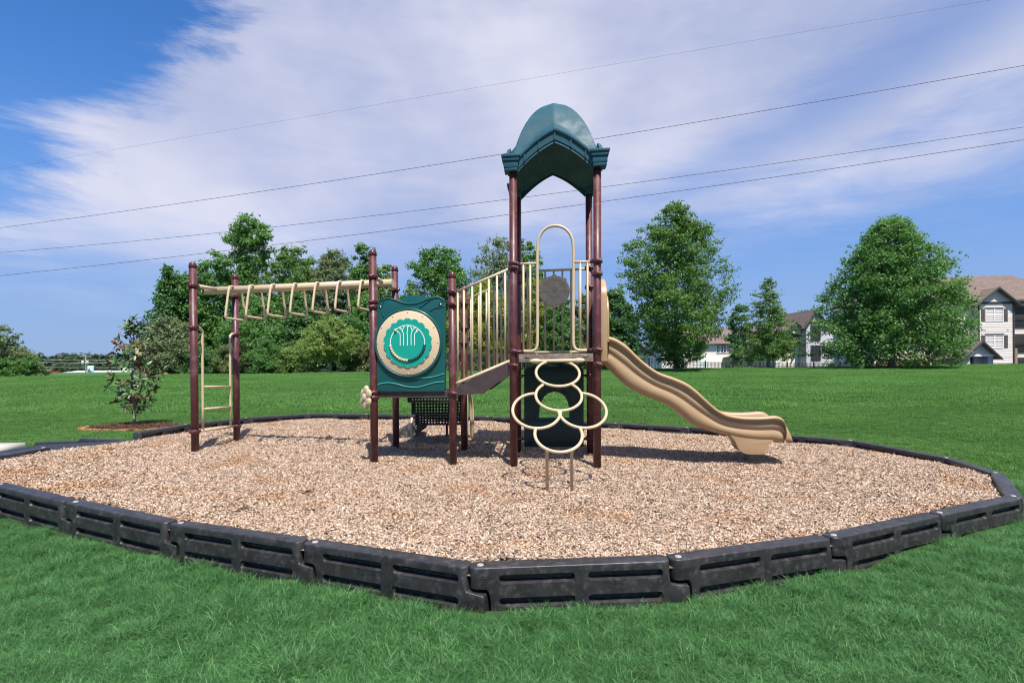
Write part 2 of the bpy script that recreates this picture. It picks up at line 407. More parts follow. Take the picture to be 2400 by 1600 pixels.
# ---------------- instanced ground cover (one object each) ----------------
def instancer(name, patches, pts, rots, scl, material, seed=0):
    """patches: list of (V,F); pts (n,3); everything lives in ONE mesh object; a node tree places patch copies on its loose points"""
    k = len(patches); n = len(pts); Vs = [np.asarray(pts, float)]; Fs = []; pid = [np.full(n, -1)]; off = n
    for i, (V, F) in enumerate(patches):
        Vs.append(V); Fs.append(F+off); pid.append(np.full(len(V), i)); off += len(V)
    V = np.vstack(Vs); F = np.vstack(Fs); me = np_mesh(name, V, F)
    a = me.attributes.new('pid', 'INT', 'POINT'); a.data.foreach_set('value', np.concatenate(pid).astype(np.int32))
    z = np.zeros(len(V), np.float32); s = z.copy(); s[:n] = scl
    a = me.attributes.new('scl', 'FLOAT', 'POINT'); a.data.foreach_set('value', s)
    r = np.zeros((len(V),3), np.float32); r[:n] = rots
    a = me.attributes.new('rot', 'FLOAT_VECTOR', 'POINT'); a.data.foreach_set('vector', r.ravel())
    q = np.zeros(len(V), np.int32); q[:n] = np.random.default_rng(seed).integers(0, k, n)
    a = me.attributes.new('idx', 'INT', 'POINT'); a.data.foreach_set('value', q)
    o = link(name, me, material)
    nt = bpy.data.node_groups.new(name+'_nodes', 'GeometryNodeTree')
    nt.interface.new_socket('Geometry', in_out='INPUT', socket_type='NodeSocketGeometry')
    nt.interface.new_socket('Geometry', in_out='OUTPUT', socket_type='NodeSocketGeometry')
    N = nt.nodes.new; L = nt.links.new
    gi = N('NodeGroupInput'); go = N('NodeGroupOutput')
    def attr(nm, t):
        x = N('GeometryNodeInputNamedAttribute'); x.data_type = t; x.inputs[0].default_value = nm; return x.outputs[0]
    A = attr('pid', 'INT')
    def sep(val):
        c = N('FunctionNodeCompare'); c.data_type = 'INT'; c.operation = 'EQUAL'; L(A, c.inputs[2]); c.inputs[3].default_value = val
        sg = N('GeometryNodeSeparateGeometry'); sg.domain = 'POINT'; L(gi.outputs[0], sg.inputs[0]); L(c.outputs[0], sg.inputs[1]); return sg.outputs[0]
    jg = N('GeometryNodeJoinGeometry')
    for i in range(k):
        ti = N('GeometryNodeGeometryToInstance'); L(sep(i), ti.inputs[0]); L(ti.outputs[0], jg.inputs[0])
    ip = N('GeometryNodeInstanceOnPoints'); L(sep(-1), ip.inputs['Points']); L(jg.outputs[0], ip.inputs['Instance'])
    ip.inputs['Pick Instance'].default_value = True; L(attr('idx','INT'), ip.inputs['Instance Index'])
    L(attr('rot','FLOAT_VECTOR'), ip.inputs['Rotation']); L(attr('scl','FLOAT'), ip.inputs['Scale'])
    sm = N('GeometryNodeSetMaterial'); sm.inputs['Material'].default_value = material; L(ip.outputs[0], sm.inputs[0]); L(sm.outputs[0], go.inputs[0])
    md = o.modifiers.new('scatter', 'NODES'); md.node_group = nt
    return o

def chip_patch(size, n, seed, lmin=.015, lmax=.058):
    g = np.random.default_rng(seed)
    L = (lmin+(lmax-lmin)*g.uniform(0,1,n)**1.6)*.5*g.choice([1,1,1,1.5],n); Wd = g.uniform(.0038, .0105, n)*.5*(1+.5*(L > .017)); H = g.uniform(.0015, .0035, n)
    base = np.array([(-1,-1,0),(1,-.7,0),(1,.7,0),(-1,1,0),(-1,-1,1),(1,-.7,1),(1,.7,1),(-1,1,1)], float)
    v = base[None]*np.stack([L, Wd, H], 1)[:,None,:]
    sk = g.uniform(-.6,.6,n); v[:,:,1] += v[:,:,0]*sk[:,None]*.25
    v[:,:,2] += (np.abs(v[:,:,0])/L[:,None]*g.uniform(-.003,.004,n)[:,None])
    az = g.uniform(0, 2*PI, n); pt = g.normal(0, .38, n); rl = g.normal(0, .55, n)
    def rot(v, a, i, j):
        c, s = np.cos(a)[:,None], np.sin(a)[:,None]; x, y = v[:,:,i].copy(), v[:,:,j].copy(); v[:,:,i] = c*x-s*y; v[:,:,j] = s*x+c*y
    rot(v, rl, 1, 2); rot(v, pt, 0, 2); rot(v, az, 0, 1)
    p = np.stack([g.uniform(-size/2, size/2, n), g.uniform(-size/2, size/2, n), g.uniform(-.014, .014, n)], 1)
    V = (v+p[:,None,:]).reshape(-1,3)
    f = np.array([(4,5,6,7),(0,1,5,4),(1,2,6,5),(2,3,7,6),(3,0,4,7)]); F = (f[None]+8*np.arange(n)[:,None,None]).reshape(-1,4)
    return V, F
def M_chips(name, cols, bright=1.0):
    m = bpy.data.materials.new(name); m.use_nodes = True; g = G(m.node_tree); p = m.node_tree.nodes['Principled BSDF']
    geo = g.new('ShaderNodeNewGeometry'); rp = geo.outputs['Random Per Island']; pos = geo.outputs['Position']
    rn = g.math('FRACT', g.math('ADD', rp, g.math('MULTIPLY', g.noise(pos, 14, 1), 3.0)))
    cr = g.new('ShaderNodeValToRGB'); e = cr.color_ramp.elements; e[0].position = 0; e[0].color = cols[0]+(1,)
    e[1].position = 1; e[1].color = cols[-1]+(1,)
    for i, c in enumerate(cols[1:-1]): k = e.new((i+1)/(len(cols)-1)); k.color = c+(1,)
    g.put(cr.inputs[0], rn)
    pz = g.noise(pos, 1.3, 4, .65)
    c = g.mix(g.math('MULTIPLY', g.ramp(pz, .49, .70), .62), cr.outputs[0], g.mix(1., cr.outputs[0], (.84,.60,.37), 'MULTIPLY'))
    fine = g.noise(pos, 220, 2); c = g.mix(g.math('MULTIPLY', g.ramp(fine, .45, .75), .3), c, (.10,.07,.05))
    g.put(p.inputs['Base Color'], c); p.inputs['Roughness'].default_value = .85; p.inputs['Specular IOR Level'].default_value = .2
    return m
M_chip = M_chips('bleached_wood_chips', [(.07,.04,.022),(.59,.46,.345),(.41,.255,.145),(.69,.57,.46),(.20,.11,.058),(.57,.41,.275),(.74,.62,.51),(.30,.175,.095),(.10,.055,.03)])  # darkest tones also paint in the shade of gaps between chips
gx, gy = np.meshgrid(np.arange(-6, 6.2, .30), np.arange(2.9, 11.4, .30)); gx = gx.ravel()+rng.uniform(-.06,.06,gx.size); gy = gy.ravel()+rng.uniform(-.06,.06,gy.size)
ok = inpit(gx, gy) & (pitdist(gx, gy) > .42); gx, gy = gx[ok], gy[ok]
def tilt(sx, sy, rz):
    out = np.zeros((len(rz),3))
    for i in range(len(rz)):
        nrm = Vector((-sx[i], -sy[i], 1)).normalized(); q = Vector((0,0,1)).rotation_difference(nrm)
        out[i] = (q.to_matrix() @ Matrix.Rotation(rz[i], 3, 'Z')).to_euler()
    return out
gz = chipz(gx, gy); e = .05
sx = (chipz(gx+e, gy)-chipz(gx-e, gy))/(2*e); sy = (chipz(gx, gy+e)-chipz(gx, gy-e))/(2*e)
rots = np.c_[np.arctan(sy), -np.arctan(sx), np.zeros(len(gx))]
# rotate patches about their own axis by quarter turns only where the ground is flat enough: keep rz small set
rz = rng.uniform(0, 2*PI, len(gx)); rots = np.c_[np.arctan(sy)*np.cos(rz)-np.arctan(sx)*np.sin(rz)*0, -np.arctan(sx)*np.cos(rz)*0, rz]
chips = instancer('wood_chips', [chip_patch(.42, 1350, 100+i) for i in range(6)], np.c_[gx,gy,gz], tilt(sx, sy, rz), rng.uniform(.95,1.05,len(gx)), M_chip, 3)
tag(chips, 'pale bleached wood chips filling the play area inside the black border', 'wood chips', kind='stuff')
# a thin row of single chips close to the border, so the bed runs right up to the timbers
small = []
for i in range(len(PIT)):
    a = PIT[i]; b = PIT[(i+1)%len(PIT)]; L = np.linalg.norm(b-a); d = (b-a)/L; nrm = np.array([-d[1], d[0]])
    for t in np.arange(.04, L, .085):
        for w in (.20,.275,.35,.43): small.append(a+d*t+nrm*(w+R_.uniform(-.02,.02)))
small = np.array(small); small = small[pitdist(small[:,0], small[:,1]) > .182]; sz = chipz(small[:,0], small[:,1])+.001
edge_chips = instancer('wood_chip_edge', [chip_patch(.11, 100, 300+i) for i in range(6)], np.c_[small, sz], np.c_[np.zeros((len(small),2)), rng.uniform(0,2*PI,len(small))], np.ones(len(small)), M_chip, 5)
tag(edge_chips, 'narrow rim of pale wood chips lying against the inside of the border', 'wood chips', kind='stuff')

def blades_patch(size, n, h0, h1, w, seed, segs=3, bend=.8):
    g = np.random.default_rng(seed)
    x = g.uniform(-size/2, size/2, n); y = g.uniform(-size/2, size/2, n)
    # tufts: pull towards random centres
    nc = max(6, n//16); ci = g.integers(0, nc, n); cx = g.uniform(-size/2, size/2, nc); cy = g.uniform(-size/2, size/2, nc)
    k = g.uniform(.0, .75, n); x = x*(1-k)+cx[ci]*k; y = y*(1-k)+cy[ci]*k
    h = g.uniform(h0, h1, n); az = g.uniform(0, 2*PI, n); dx, dy = np.cos(az), np.sin(az); bd = g.uniform(.15, bend, n)*h
    fa = az+PI/2+g.normal(0,.6,n); wx, wy = np.cos(fa)*w*.5, np.sin(fa)*w*.5; ww = g.uniform(.7, 1.25, n); V = []
    curl = g.uniform(.1, .95, n)
    for s_ in range(segs+1):
        t = s_/segs; o = bd*t**1.8; zz = h*(t - curl*t**3*.8); tap = (1-t)**.6 if s_ < segs else .08
        cxp, cyp = x+dx*o, y+dy*o
        V += [np.stack([cxp-wx*tap*ww, cyp-wy*tap*ww, zz-.01], 1), np.stack([cxp+wx*tap*ww, cyp+wy*tap*ww, zz-.01], 1)]
    V = np.stack(V, 1); m = 2*(segs+1); V = V.reshape(-1,3)
    f = np.array([(2*i, 2*i+1, 2*i+3, 2*i+2) for i in range(segs)]); F = (f[None]+m*np.arange(n)[:,None,None]).reshape(-1,4)
    return V, F
def leafmat(name, cols, trans=.35, nscale=.4, namt=.5, rough=.5, alt=None, altscale=3, spec=.3, tuft=0.0):
    m = bpy.data.materials.new(name); m.use_nodes = True; g = G(m.node_tree); nt = m.node_tree; p = nt.nodes['Principled BSDF']
    geo = g.new('ShaderNodeNewGeometry'); rp = geo.outputs['Random Per Island']; pos = geo.outputs['Position']
    rn = g.math('FRACT', g.math('ADD', rp, g.math('MULTIPLY', g.noise(pos, 6, 1), 2.0)))
    cr = g.new('ShaderNodeValToRGB'); e = cr.color_ramp.elements; e[0].position = 0; e[0].color = cols[0]+(1,); e[1].position = 1; e[1].color = cols[-1]+(1,)
    for i, c in enumerate(cols[1:-1]): k = e.new((i+1)/(len(cols)-1)); k.color = c+(1,)
    g.put(cr.inputs[0], rn); c = cr.outputs[0]
    nn = g.noise(pos, nscale, 4, .6); c = g.mix(g.math('MULTIPLY', g.ramp(nn, .38, .62), namt), c, g.mix(1., c, (.66,.74,.70), 'MULTIPLY'))
    if tuft: c = g.mix(g.math('MULTIPLY', g.ramp(g.noise(pos, 9, 3, .6), .40, .60), tuft), g.mix(1., c, (1.22,1.15,1.10), 'MULTIPLY'), g.mix(1., c, (.58,.64,.54), 'MULTIPLY'))
    if alt: c = g.mix(g.math('MULTIPLY', g.ramp(g.noise(pos, altscale, 3), .56, .72), .8), c, alt)
    g.put(p.inputs['Base Color'], c); p.inputs['Roughness'].default_value = rough; p.inputs['Specular IOR Level'].default_value = spec
    tr = g.new('ShaderNodeBsdfTranslucent'); g.put(tr.inputs[0], g.mix(1., c, (1.25,1.35,.7), 'MULTIPLY'))
    mx = g.new('ShaderNodeMixShader'); mx.inputs[0].default_value = trans; g.l.new(p.outputs[0], mx.inputs[1]); g.l.new(tr.outputs[0], mx.inputs[2])
    out = [n for n in nt.nodes if n.type == 'OUTPUT_MATERIAL'][0]; g.l.new(mx.outputs[0], out.inputs[0]); return m
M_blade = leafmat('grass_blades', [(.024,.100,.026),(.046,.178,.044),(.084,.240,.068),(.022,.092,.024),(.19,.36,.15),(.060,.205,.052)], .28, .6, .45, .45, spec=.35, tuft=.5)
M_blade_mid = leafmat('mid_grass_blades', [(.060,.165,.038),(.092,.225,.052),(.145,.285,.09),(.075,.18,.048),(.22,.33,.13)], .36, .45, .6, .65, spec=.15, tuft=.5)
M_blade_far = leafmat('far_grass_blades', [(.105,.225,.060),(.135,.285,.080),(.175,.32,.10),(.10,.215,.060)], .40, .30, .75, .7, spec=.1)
def scatter(x0, x1, y0, y1, sp, seed, keep):
    g = np.random.default_rng(seed); X, Y = np.meshgrid(np.arange(x0, x1, sp), np.arange(y0, y1, sp)); X = X.ravel()+g.uniform(-.4,.4,X.size)*sp; Y = Y.ravel()+g.uniform(-.4,.4,Y.size)*sp
    k = keep(X, Y); return X[k], Y[k], g
def inview(X, Y, m=1.6): return (np.abs(X) < .96*Y+m)
def lawn(name, label, x0, x1, y0, y1, sp, patches, seed, keep, hs=(.85,1.2), mat_=None):
    X, Y, g = scatter(x0, x1, y0, y1, sp, seed, keep); Z = terrain(X, Y)
    hn = .92+.28*(np.sin(X*1.7+.6*np.sin(Y*2.1))*np.sin(Y*1.9+X*.4))
    o = instancer(name, patches, np.c_[X,Y,Z], np.c_[np.zeros((len(X),2)), g.uniform(0,2*PI,len(X))], g.uniform(*hs,len(X))*np.clip(hn,.75,1.2), mat_ or M_blade, seed)
    tag(o, label, 'grass', kind='stuff'); return o
MAG = Vector((-7.28, 10.5, 0)); MAG.z = tz(MAG.x, MAG.y)
def offbeds(X, Y, m=.0): 
    a = ~((np.hypot((X-MAG.x)/.98, (Y-MAG.y)/.62) < 1.0+m)); 
    b = ~((X < -5.2) & (X > -7.15) & (Y > 6.3) & (Y < 7.95)); c = ~((X < -6.9) & (Y > 6.30) & (Y < 7.95))
    return a & b & c
out_ = lambda X, Y, d: ~inpit(X, Y) & (pitdist(X, Y) > d)
lawn('foreground_grass', 'long green lawn grass in the foreground before the border', -6.5, 6.5, 1.5, 6.2, .105, [blades_patch(.20, 420+30*i, .030+.003*(i%4), .075+.010*(i%4), .0030+.0006*(i%3), 40+i, 4, 1.5) for i in range(8)], 1,
     lambda X, Y: out_(X, Y, .10) & inview(X, Y, 1.0) & offbeds(X, Y) & (Y < 6.0))
lawn('middle_grass', 'green lawn grass around the sides and back of the play area', -15, 15, 5.5, 14.3, .22, [blades_patch(.34, 620, .035, .070, .0075, 60+i, 2, .9) for i in range(6)], 2,
     lambda X, Y: out_(X, Y, .17) & inview(X, Y, 1.5) & offbeds(X, Y, .08), mat_=M_blade_mid)
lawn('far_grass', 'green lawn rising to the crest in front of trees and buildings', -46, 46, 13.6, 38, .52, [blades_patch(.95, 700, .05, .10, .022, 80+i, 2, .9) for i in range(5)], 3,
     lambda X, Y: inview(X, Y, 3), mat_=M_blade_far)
# sparse long stalks against the border
M_stalk = leafmat('dry_grass_stalks', [(.20,.22,.06),(.30,.27,.12),(.12,.22,.05)], .2, 2, .3)
sp_pts = []
for i in list(range(len(JL)-1)):
    pass
FRONT = [(-3.68,4.47),(-2.55,4.03),(-1.40,3.61),(-.256,3.187),(.96,3.25),(2.13,3.61),(3.24,4.11),(4.29,4.59)]
for i in range(len(FRONT)-1):
    a = np.array(FRONT[i]); b = np.array(FRONT[i+1]); d = (b-a)/np.linalg.norm(b-a); nrm = np.array([d[1], -d[0]])
    for t in list(np.clip(np.array([.06,1.14])+rng.uniform(-.05,.05,2), 0, 1.2))+list(rng.uniform(.1,1.1,1)):
        sp_pts.append(a+d*t+nrm*rng.uniform(.02,.05))
sp_pts = np.array(sp_pts)
stalks = instancer('border_weeds', [blades_patch(.10, 10, .06, .10, .0022, 90+i, 3, .5) for i in range(5)], np.c_[sp_pts, terrain(sp_pts[:,0], sp_pts[:,1])], np.c_[np.zeros((len(sp_pts),2)), rng.uniform(0,6,len(sp_pts))], rng.uniform(.6,1.1,len(sp_pts)), M_stalk, 9)
tag(stalks, 'thin dry yellow-green grass stalks growing against the outside of the front border', 'weeds', kind='stuff')
# ---------------- border timbers ----------------
def timber_mesh():
    L = 1.190; o = [(0,-.0),(L,0),(L,-.140),(L+.11,-.152),(L+.118,-.30),(.120,-.30),(.117,-.19),(.108,-.145),(.095,-.130),(0,-.125)]
    b = MB().prism(o, 0, .118); me = b.mesh('border_timber_body')
    bm = bmesh.new(); bm.from_mesh(me)
    es = [e for e in bm.edges if len(e.link_faces) == 2 and e.calc_face_angle(0) > .5]
    vert = [e for e in es if abs(e.verts[0].co.x-e.verts[1].co.x) < 1e-4 and abs(e.verts[0].co.y-e.verts[1].co.y) < 1e-4]
    bmesh.ops.bevel(bm, geom=vert, offset=.042, segments=5, affect='EDGES', profile=.5, clamp_overlap=True)
    es = [e for e in bm.edges if len(e.link_faces) == 2 and e.calc_face_angle(0) > .5]
    bmesh.ops.bevel(bm, geom=es, offset=.014, segments=3, affect='EDGES', profile=.5, clamp_overlap=True)
    bm.to_mesh(me); bm.free()
    body = bpy.data.objects.new('tmp_body', me); COL.objects.link(body)
    c = MB()
    def slot(x0, x1, z0, z1, side):
        n = 8; loops = []
        for dep, dz, dx in ((-.03,.022,.012),(0,.012,.006),(.03,0,0),(.045,-.002,-.002)):
            h = (z1-z0)/2; lo = []
            for cx, s in ((x1-h, 1), (x0+h, -1)):
                for k in range(n+1):
                    a = -PI/2+PI*k/n; px = cx+s*h*math.cos(a)+s*dx; pz = (z0+z1)/2+s*h*math.sin(a)
                    if pz < (z0+z1)/2: pz -= dz*.95
                    else: pz += dz*.25
                    lo.append((px, pz))
            y = dep if side > 0 else .118-dep
            loops.append([Vector((p, y, q)) for p, q in lo])
        m = len(loops[0]); vs = sum(loops, []); fs = [(i*m+k, i*m+(k+1)%m, (i+1)*m+(k+1)%m, (i+1)*m+k) for i in range(3) for k in range(m)]
        fs += [tuple(range(m))[::-1], tuple(range(3*m, 4*m))]; c.add(vs, fs)
    for x0, x1 in ((.175,.61),(.70,1.135)):
        for z0, z1 in ((-.088,-.048),(-.222,-.182)):
            slot(x0, x1, z0, z1, 1); slot(x0, x1, z0, z1, -1)
    # pin well on the top of the tab
    M = Matrix.Translation((.062, .059, 0)); c.lathe([(0,-.006),(.027,-.006),(.030,.02),(0,.02)], 20, M)
    cut = c.mesh('tmp_cut'); co = bpy.data.objects.new('tmp_cut', cut); COL.objects.link(co)
    md = body.modifiers.new('b', 'BOOLEAN'); md.object = co; md.operation = 'DIFFERENCE'; md.solver = 'EXACT'
    dg = bpy.context.evaluated_depsgraph_get(); res = bpy.data.meshes.new_from_object(body.evaluated_get(dg)); res.name = 'border_timber_body'
    bpy.data.objects.remove(body); bpy.data.objects.remove(co)
    for p in res.polygons: p.use_smooth = True
    res.materials.clear()
    try: res.set_sharp_from_angle(angle=math.radians(38))
    except Exception: pass
    return res
TB = timber_mesh()
def emboss_mesh():
    b = MB(); g = random.Random(4)
    b.box((.030,-.0015,-.052),(.140,.002,-.0495))
    x = .034
    for w in (.016,.010,.011,.010,.011,.010,.011):    # shallow moulded maker's mark, worn past reading
        for bx in ((x,x+.003),(x+w-.003,x+w)): b.box((bx[0],-.0014,-.078),(bx[1],.002,-.062))
        b.box((x,-.0014,-.065 if g.random()<.6 else -.078),(x+w,.002,(-.065 if g.random()<.6 else -.078)+.003) ) if False else b.box((x,-.0014,-.0645),(x+w,.002,-.062))
        x += w+.004
    z = -.03
    for k in range(14):
        b.box((.645,-.0012,z-.008),(.661,.002,z-.006)); b.box((.645 if k%2 else .657,-.0012,z-.008),(.648 if k%2 else .661,.002,z)); z -= .0125
    return b.mesh('moulded_mark')
EMB = emboss_mesh()
PINM = MB().lathe([(.0,-.012),(.0215,-.012),(.0215,.0005),(.017,.0035),(0,.004)], 20, Matrix.Translation((.062,.059,0))).mesh('pin_cap')
BRM = {}
def bristles():
    b = MB()
    for x0 in (.21,.74):
        for zz in (-.070,-.204):
            for k in range(4): b.ball((x0+k*.115, .046, zz+.004), .006, .004, .006, n=8, m=4)
    return b.mesh('moulded_knob_row')
BRK = bristles()
LBL = {
 0:'nearest one, directly in front of the loop climber', 1:'first one to the right of the nearest timber',
 2:'second one to the right of the nearest timber', 3:'third to the right of the nearest, front right corner',
 4:'short end-on piece turning the far right corner', 5:'just behind the end-on right corner piece',
 6:'back right, first long one before the slide lip', 7:'back right, level with the slide lip',
 8:'back, half hidden behind the slide foot', 9:'back, open slots seen under the slide bend', 10:'back, just right of the tower posts under the slide',
 11:'back, seen between the tower posts', 12:'back, just left of the tower behind the link stair',
 13:'back, behind the posts of the low deck', 14:'back, behind the dark transfer step', 15:'farthest, behind the middle hanging rungs',
 16:'rising behind the rear ladder post', 17:'back left, between ladder and magnolia', 18:'back left, raised square end beside the ramp',
 19:'left, between the ramp and the left corner', 20:'turning the outer left corner', 21:'leftmost along the front, farthest from the climber', 22:'front, third to the left of the nearest timber',
 23:'front, second to the left of the nearest timber', 24:'first one to the left of the nearest timber'}
def make_timber(P, Q, label, inner=1):
    # P: joint where the tab begins (left end seen from outside), Q: next joint
    P = Vector(P); Q = Vector(Q); d = Q-P; rz = math.atan2(d.y, d.x); L = d.length; pitch = math.asin(d.z/L)
    e = empty('border_timber', P, rz); sx = L/1.213
    e.rotation_euler = (0, -pitch, rz); e.scale = (sx, 1, 1)
    tag(e, 'black slotted border timber, '+label, 'border timber', 'black plastic border timbers around the wood chips')
    for nm, me, mt in (('body', TB, M_timber), ('pin_cap', PINM, M_pin), ('moulded_mark', EMB, M_timber), ('knob_row', BRK, M_timber)):
        o = link(nm, me, mt, e, world=False)
        if nm in ('moulded_mark', 'knob_row'): o['kind'] = 'stuff'
    return e
ids = 0
for i in range(len(JR)-1): make_timber(JR[i], JR[i+1], LBL[i if i < 17 else 18])
JLL = JL
for i in range(len(JLL)-1):
    if i == 0: pass
    make_timber(JLL[i], JLL[i+1], LBL[19+i])
# note: JR runs anticlockwise seen from above starting at the nearest joint, so local +y points into the bed

# ---------------- entry ramp ----------------
rp = empty('entry_ramp', (-5.9, 7.1, .1)); tag(rp, 'black plastic half ramp with grooved top leading from the concrete path into the chips', 'ramp')
A0 = Vector((-5.50,6.62,.0)); A1 = Vector((-5.42,7.62,.0)); ox = Vector((-1.25,.05,0))
zi = cz(-5.3,7.1)
def RP(u, v, z): return A0*(1-v)+A1*v+ox*u+Vector((.28*(1-u),0,z))
zt = tz(-6.9,7.1)+.05
b = MB()
n = 22
vs = []
for k in range(n+1):
    v = k/n; dz = 0
    for u in (0,1): vs.append(RP(u, v, (zi+.00)*(1-u)+(.11)*u))
b.add(vs, [(2*k,2*k+1,2*k+3,2*k+2) for k in range(n)])
b.build('ramp_plate', M_timber, rp)
b = MB()
for k in range(n):
    v = (k+.5)/n; c0 = RP(.02,v,(zi+.01)); c1 = RP(.98,v,.12); d = (A1-A0)*(.012)
    b.add([c0-d, c0+d, c1+d, c1-d, c0-d-Vector((0,0,.02)), c0+d-Vector((0,0,.02)), c1+d-Vector((0,0,.02)), c1-d-Vector((0,0,.02))], [(0,1,2,3),(0,3,7,4),(1,5,6,2),(0,4,5,1),(2,6,7,3)])
b.build('ramp_ridges', M_timber, rp)['kind'] = 'stuff'
def rail(p, q, w, h0, h1, nm):
    p = Vector(p); q = Vector(q); d = (q-p).normalized(); nn = Vector((-d.y, d.x, 0))*w/2
    vs = []
    for pt, h in ((p,h0),(q,h1)):
        for s in (-1,1):
            for z in (-.15, h): vs.append(Vector((pt.x+nn.x*s, pt.y+nn.y*s, pt.z+z)))
    MB().add(vs, [(0,1,3,2),(4,6,7,5),(0,4,5,1),(2,3,7,6),(1,5,7,3),(0,2,6,4)]).build(nm, M_timber, rp, bevel=.02)
rail((-5.39,7.78,.16),(-6.30,8.00,.17),.11,.0,.0,'side_rail'); rail((-6.32,8.0,.13),(-7.05,8.12,.10),.12,.0,.0,'side_rail')
rail((-5.55,6.66,.20),(-6.6,6.66,.15),.12,.0,.0,'side_rail')
# concrete path
def slab(name, xs, ys, mt, zoff):
    me = grid_mesh(name, xs, ys, lambda X, Y: terrain(X, Y)+zoff); o = link(name, me, mt); return o
M_conc = mat('pale_concrete', (.62,.57,.51), .85, .06, 3, .2, 120, dirt=(.45,.41,.36), damt=.3)
path = slab('path', np.linspace(-16,-7.0,20), np.linspace(6.35,7.85,4), M_conc, .10); tag(path, kind='structure')
sd = path.modifiers.new('t', 'SOLIDIFY'); sd.thickness = .15; sd.offset = -1

# ---------------- the play structure ----------------
PS = empty('play_structure', (-.1, 6.8, 0)); tag(PS, 'maroon and tan play structure with teal roof, wavy tan slide and overhead ladder', 'playground')
PR = .0455
Pm = {}
def post(key, pxt, pyt, pxb, pyb, Y, cap=True, clamps=()):
    bt = at(pxb, pyb, Y); tp = at(pxt, pyt, Y); d = (tp-bt).normalized(); base = bt - d*(bt.z+.35)/d.z
    Pm[key] = (bt, tp, d)
    b = MB(); L = (tp-base).length; M = Matrix.Translation(base) @ d.to_track_quat('Z','Y').to_matrix().to_4x4()
    b.lathe([(PR,0),(PR,L-.05)] if cap else [(PR,0),(PR,L)], 24, M); o = b.build('post', M_maroon, PS)
    if cap:
        c = MB(); c.lathe([(PR+.003,L-.07),(PR+.003,L-.045),(PR*.97,L-.02),(PR*.75,L-.004),(PR*.4,L+.004),(0,L+.006)], 24, M); c.build('post_cap', M_maroon_d, o)
    for py in clamps: clamp(o, key, py)
    return o
def on(key, z):
    bt, tp, d = Pm[key]; return bt + d*((z-bt.z)/d.z)
def zpy(key, py):
    bt, tp, d = Pm[key]
    a, c = ray(1200+ (bt.x/bt.y)*FPX, py); return CAMZ+c*bt.y
def clamp(o, key, py, ang=None):
    z = zpy(key, py) if py > 5 else py
    p = on(key, z); d = Pm[key][2]; M = Matrix.Translation(p) @ d.to_track_quat('Z','Y').to_matrix().to_4x4(); c = MB(); r = PR
    c.lathe([(r+.001,-.026),(r+.012,-.024),(r+.0165,-.015),(r+.0165,.015),(r+.012,.024),(r+.001,.026)], 24, M)
    for s in (-1,1):
        M2 = M @ Matrix.Translation((s*(r+.012), -.012, 0)) @ Matrix.Rotation(s*.3,4,'Z') @ Matrix.Rotation(PI/2,4,'X')
        c.lathe([(0,-.030),(.014,-.030),(.016,-.02),(.016,.022),(.010,.03),(0,.031)], 12, M2)
    c.build('clamp', M_maroon_d, o)
    for s in (-1,1):
        c = MB(); M2 = M @ Matrix.Translation((s*(r+.012), -.042, 0)) @ Matrix.Rotation(PI/2,4,'X'); c.lathe([(0,-.002),(.007,-.002),(.007,.004),(0,.007)], 8, M2); c.build('bolt', M_screw, o)
PO = {}
PO['F1'] = post('F1', 452,615, 458,1062, 6.98, clamps=(669,767,1011))
PO['R1'] = post('R1', 551,643, 555.5,1030, 8.02, clamps=(694,783,998))
PO['F2'] = post('F2', 873.5,586, 878,1087, 6.63, clamps=(648,707,719,919,931))
PO['R2'] = post('R2', 925.5,624, 928.5,1050, 7.62, clamps=(679,))
PO['F3'] = post('F3', 1060,638, 1062.6,1090, 6.54, clamps=(684,713,921))
PO['R3'] = post('R3', 1088,670, 1088.5,1063, 7.5, clamps=(711,768))
PO['F4'] = post('F4', 1203,398, 1204.3,1097, 6.38, cap=False, clamps=(618,628,823,856))
PO['F5'] = post('F5', 1400,388, 1400,1096, 6.25, cap=False, clamps=(612,642,819,853))
PO['R4'] = post('R4', 1214,458, 1214,1064, 7.38, cap=False, clamps=(637,661,882,1027))
PO['R5'] = post('R5', 1380.5,455, 1384,1064, 7.24, cap=False, clamps=(628,673,880,1026))
XY = {k: (v[0].x, v[0].y) for k, v in Pm.items()}
def U(*pts, A='F4', B='F5', off=0.): return [onplane(x, y, XY[A], XY[B], off) for x, y in pts]
def part(name, pts, r, mt=None, parent=None, n=10, sm=0, closed=False):
    if sm: pts = catmull(pts, sm, closed)
    return MB().tube(pts, r, n, closed).build(name, mt or M_tan, parent or PS)
def stub(parent, p, q, r=.014):  # maroon connector between post and rail
    MB().tube([p, q], r, 10).build('rail_socket', M_maroon_d, parent)

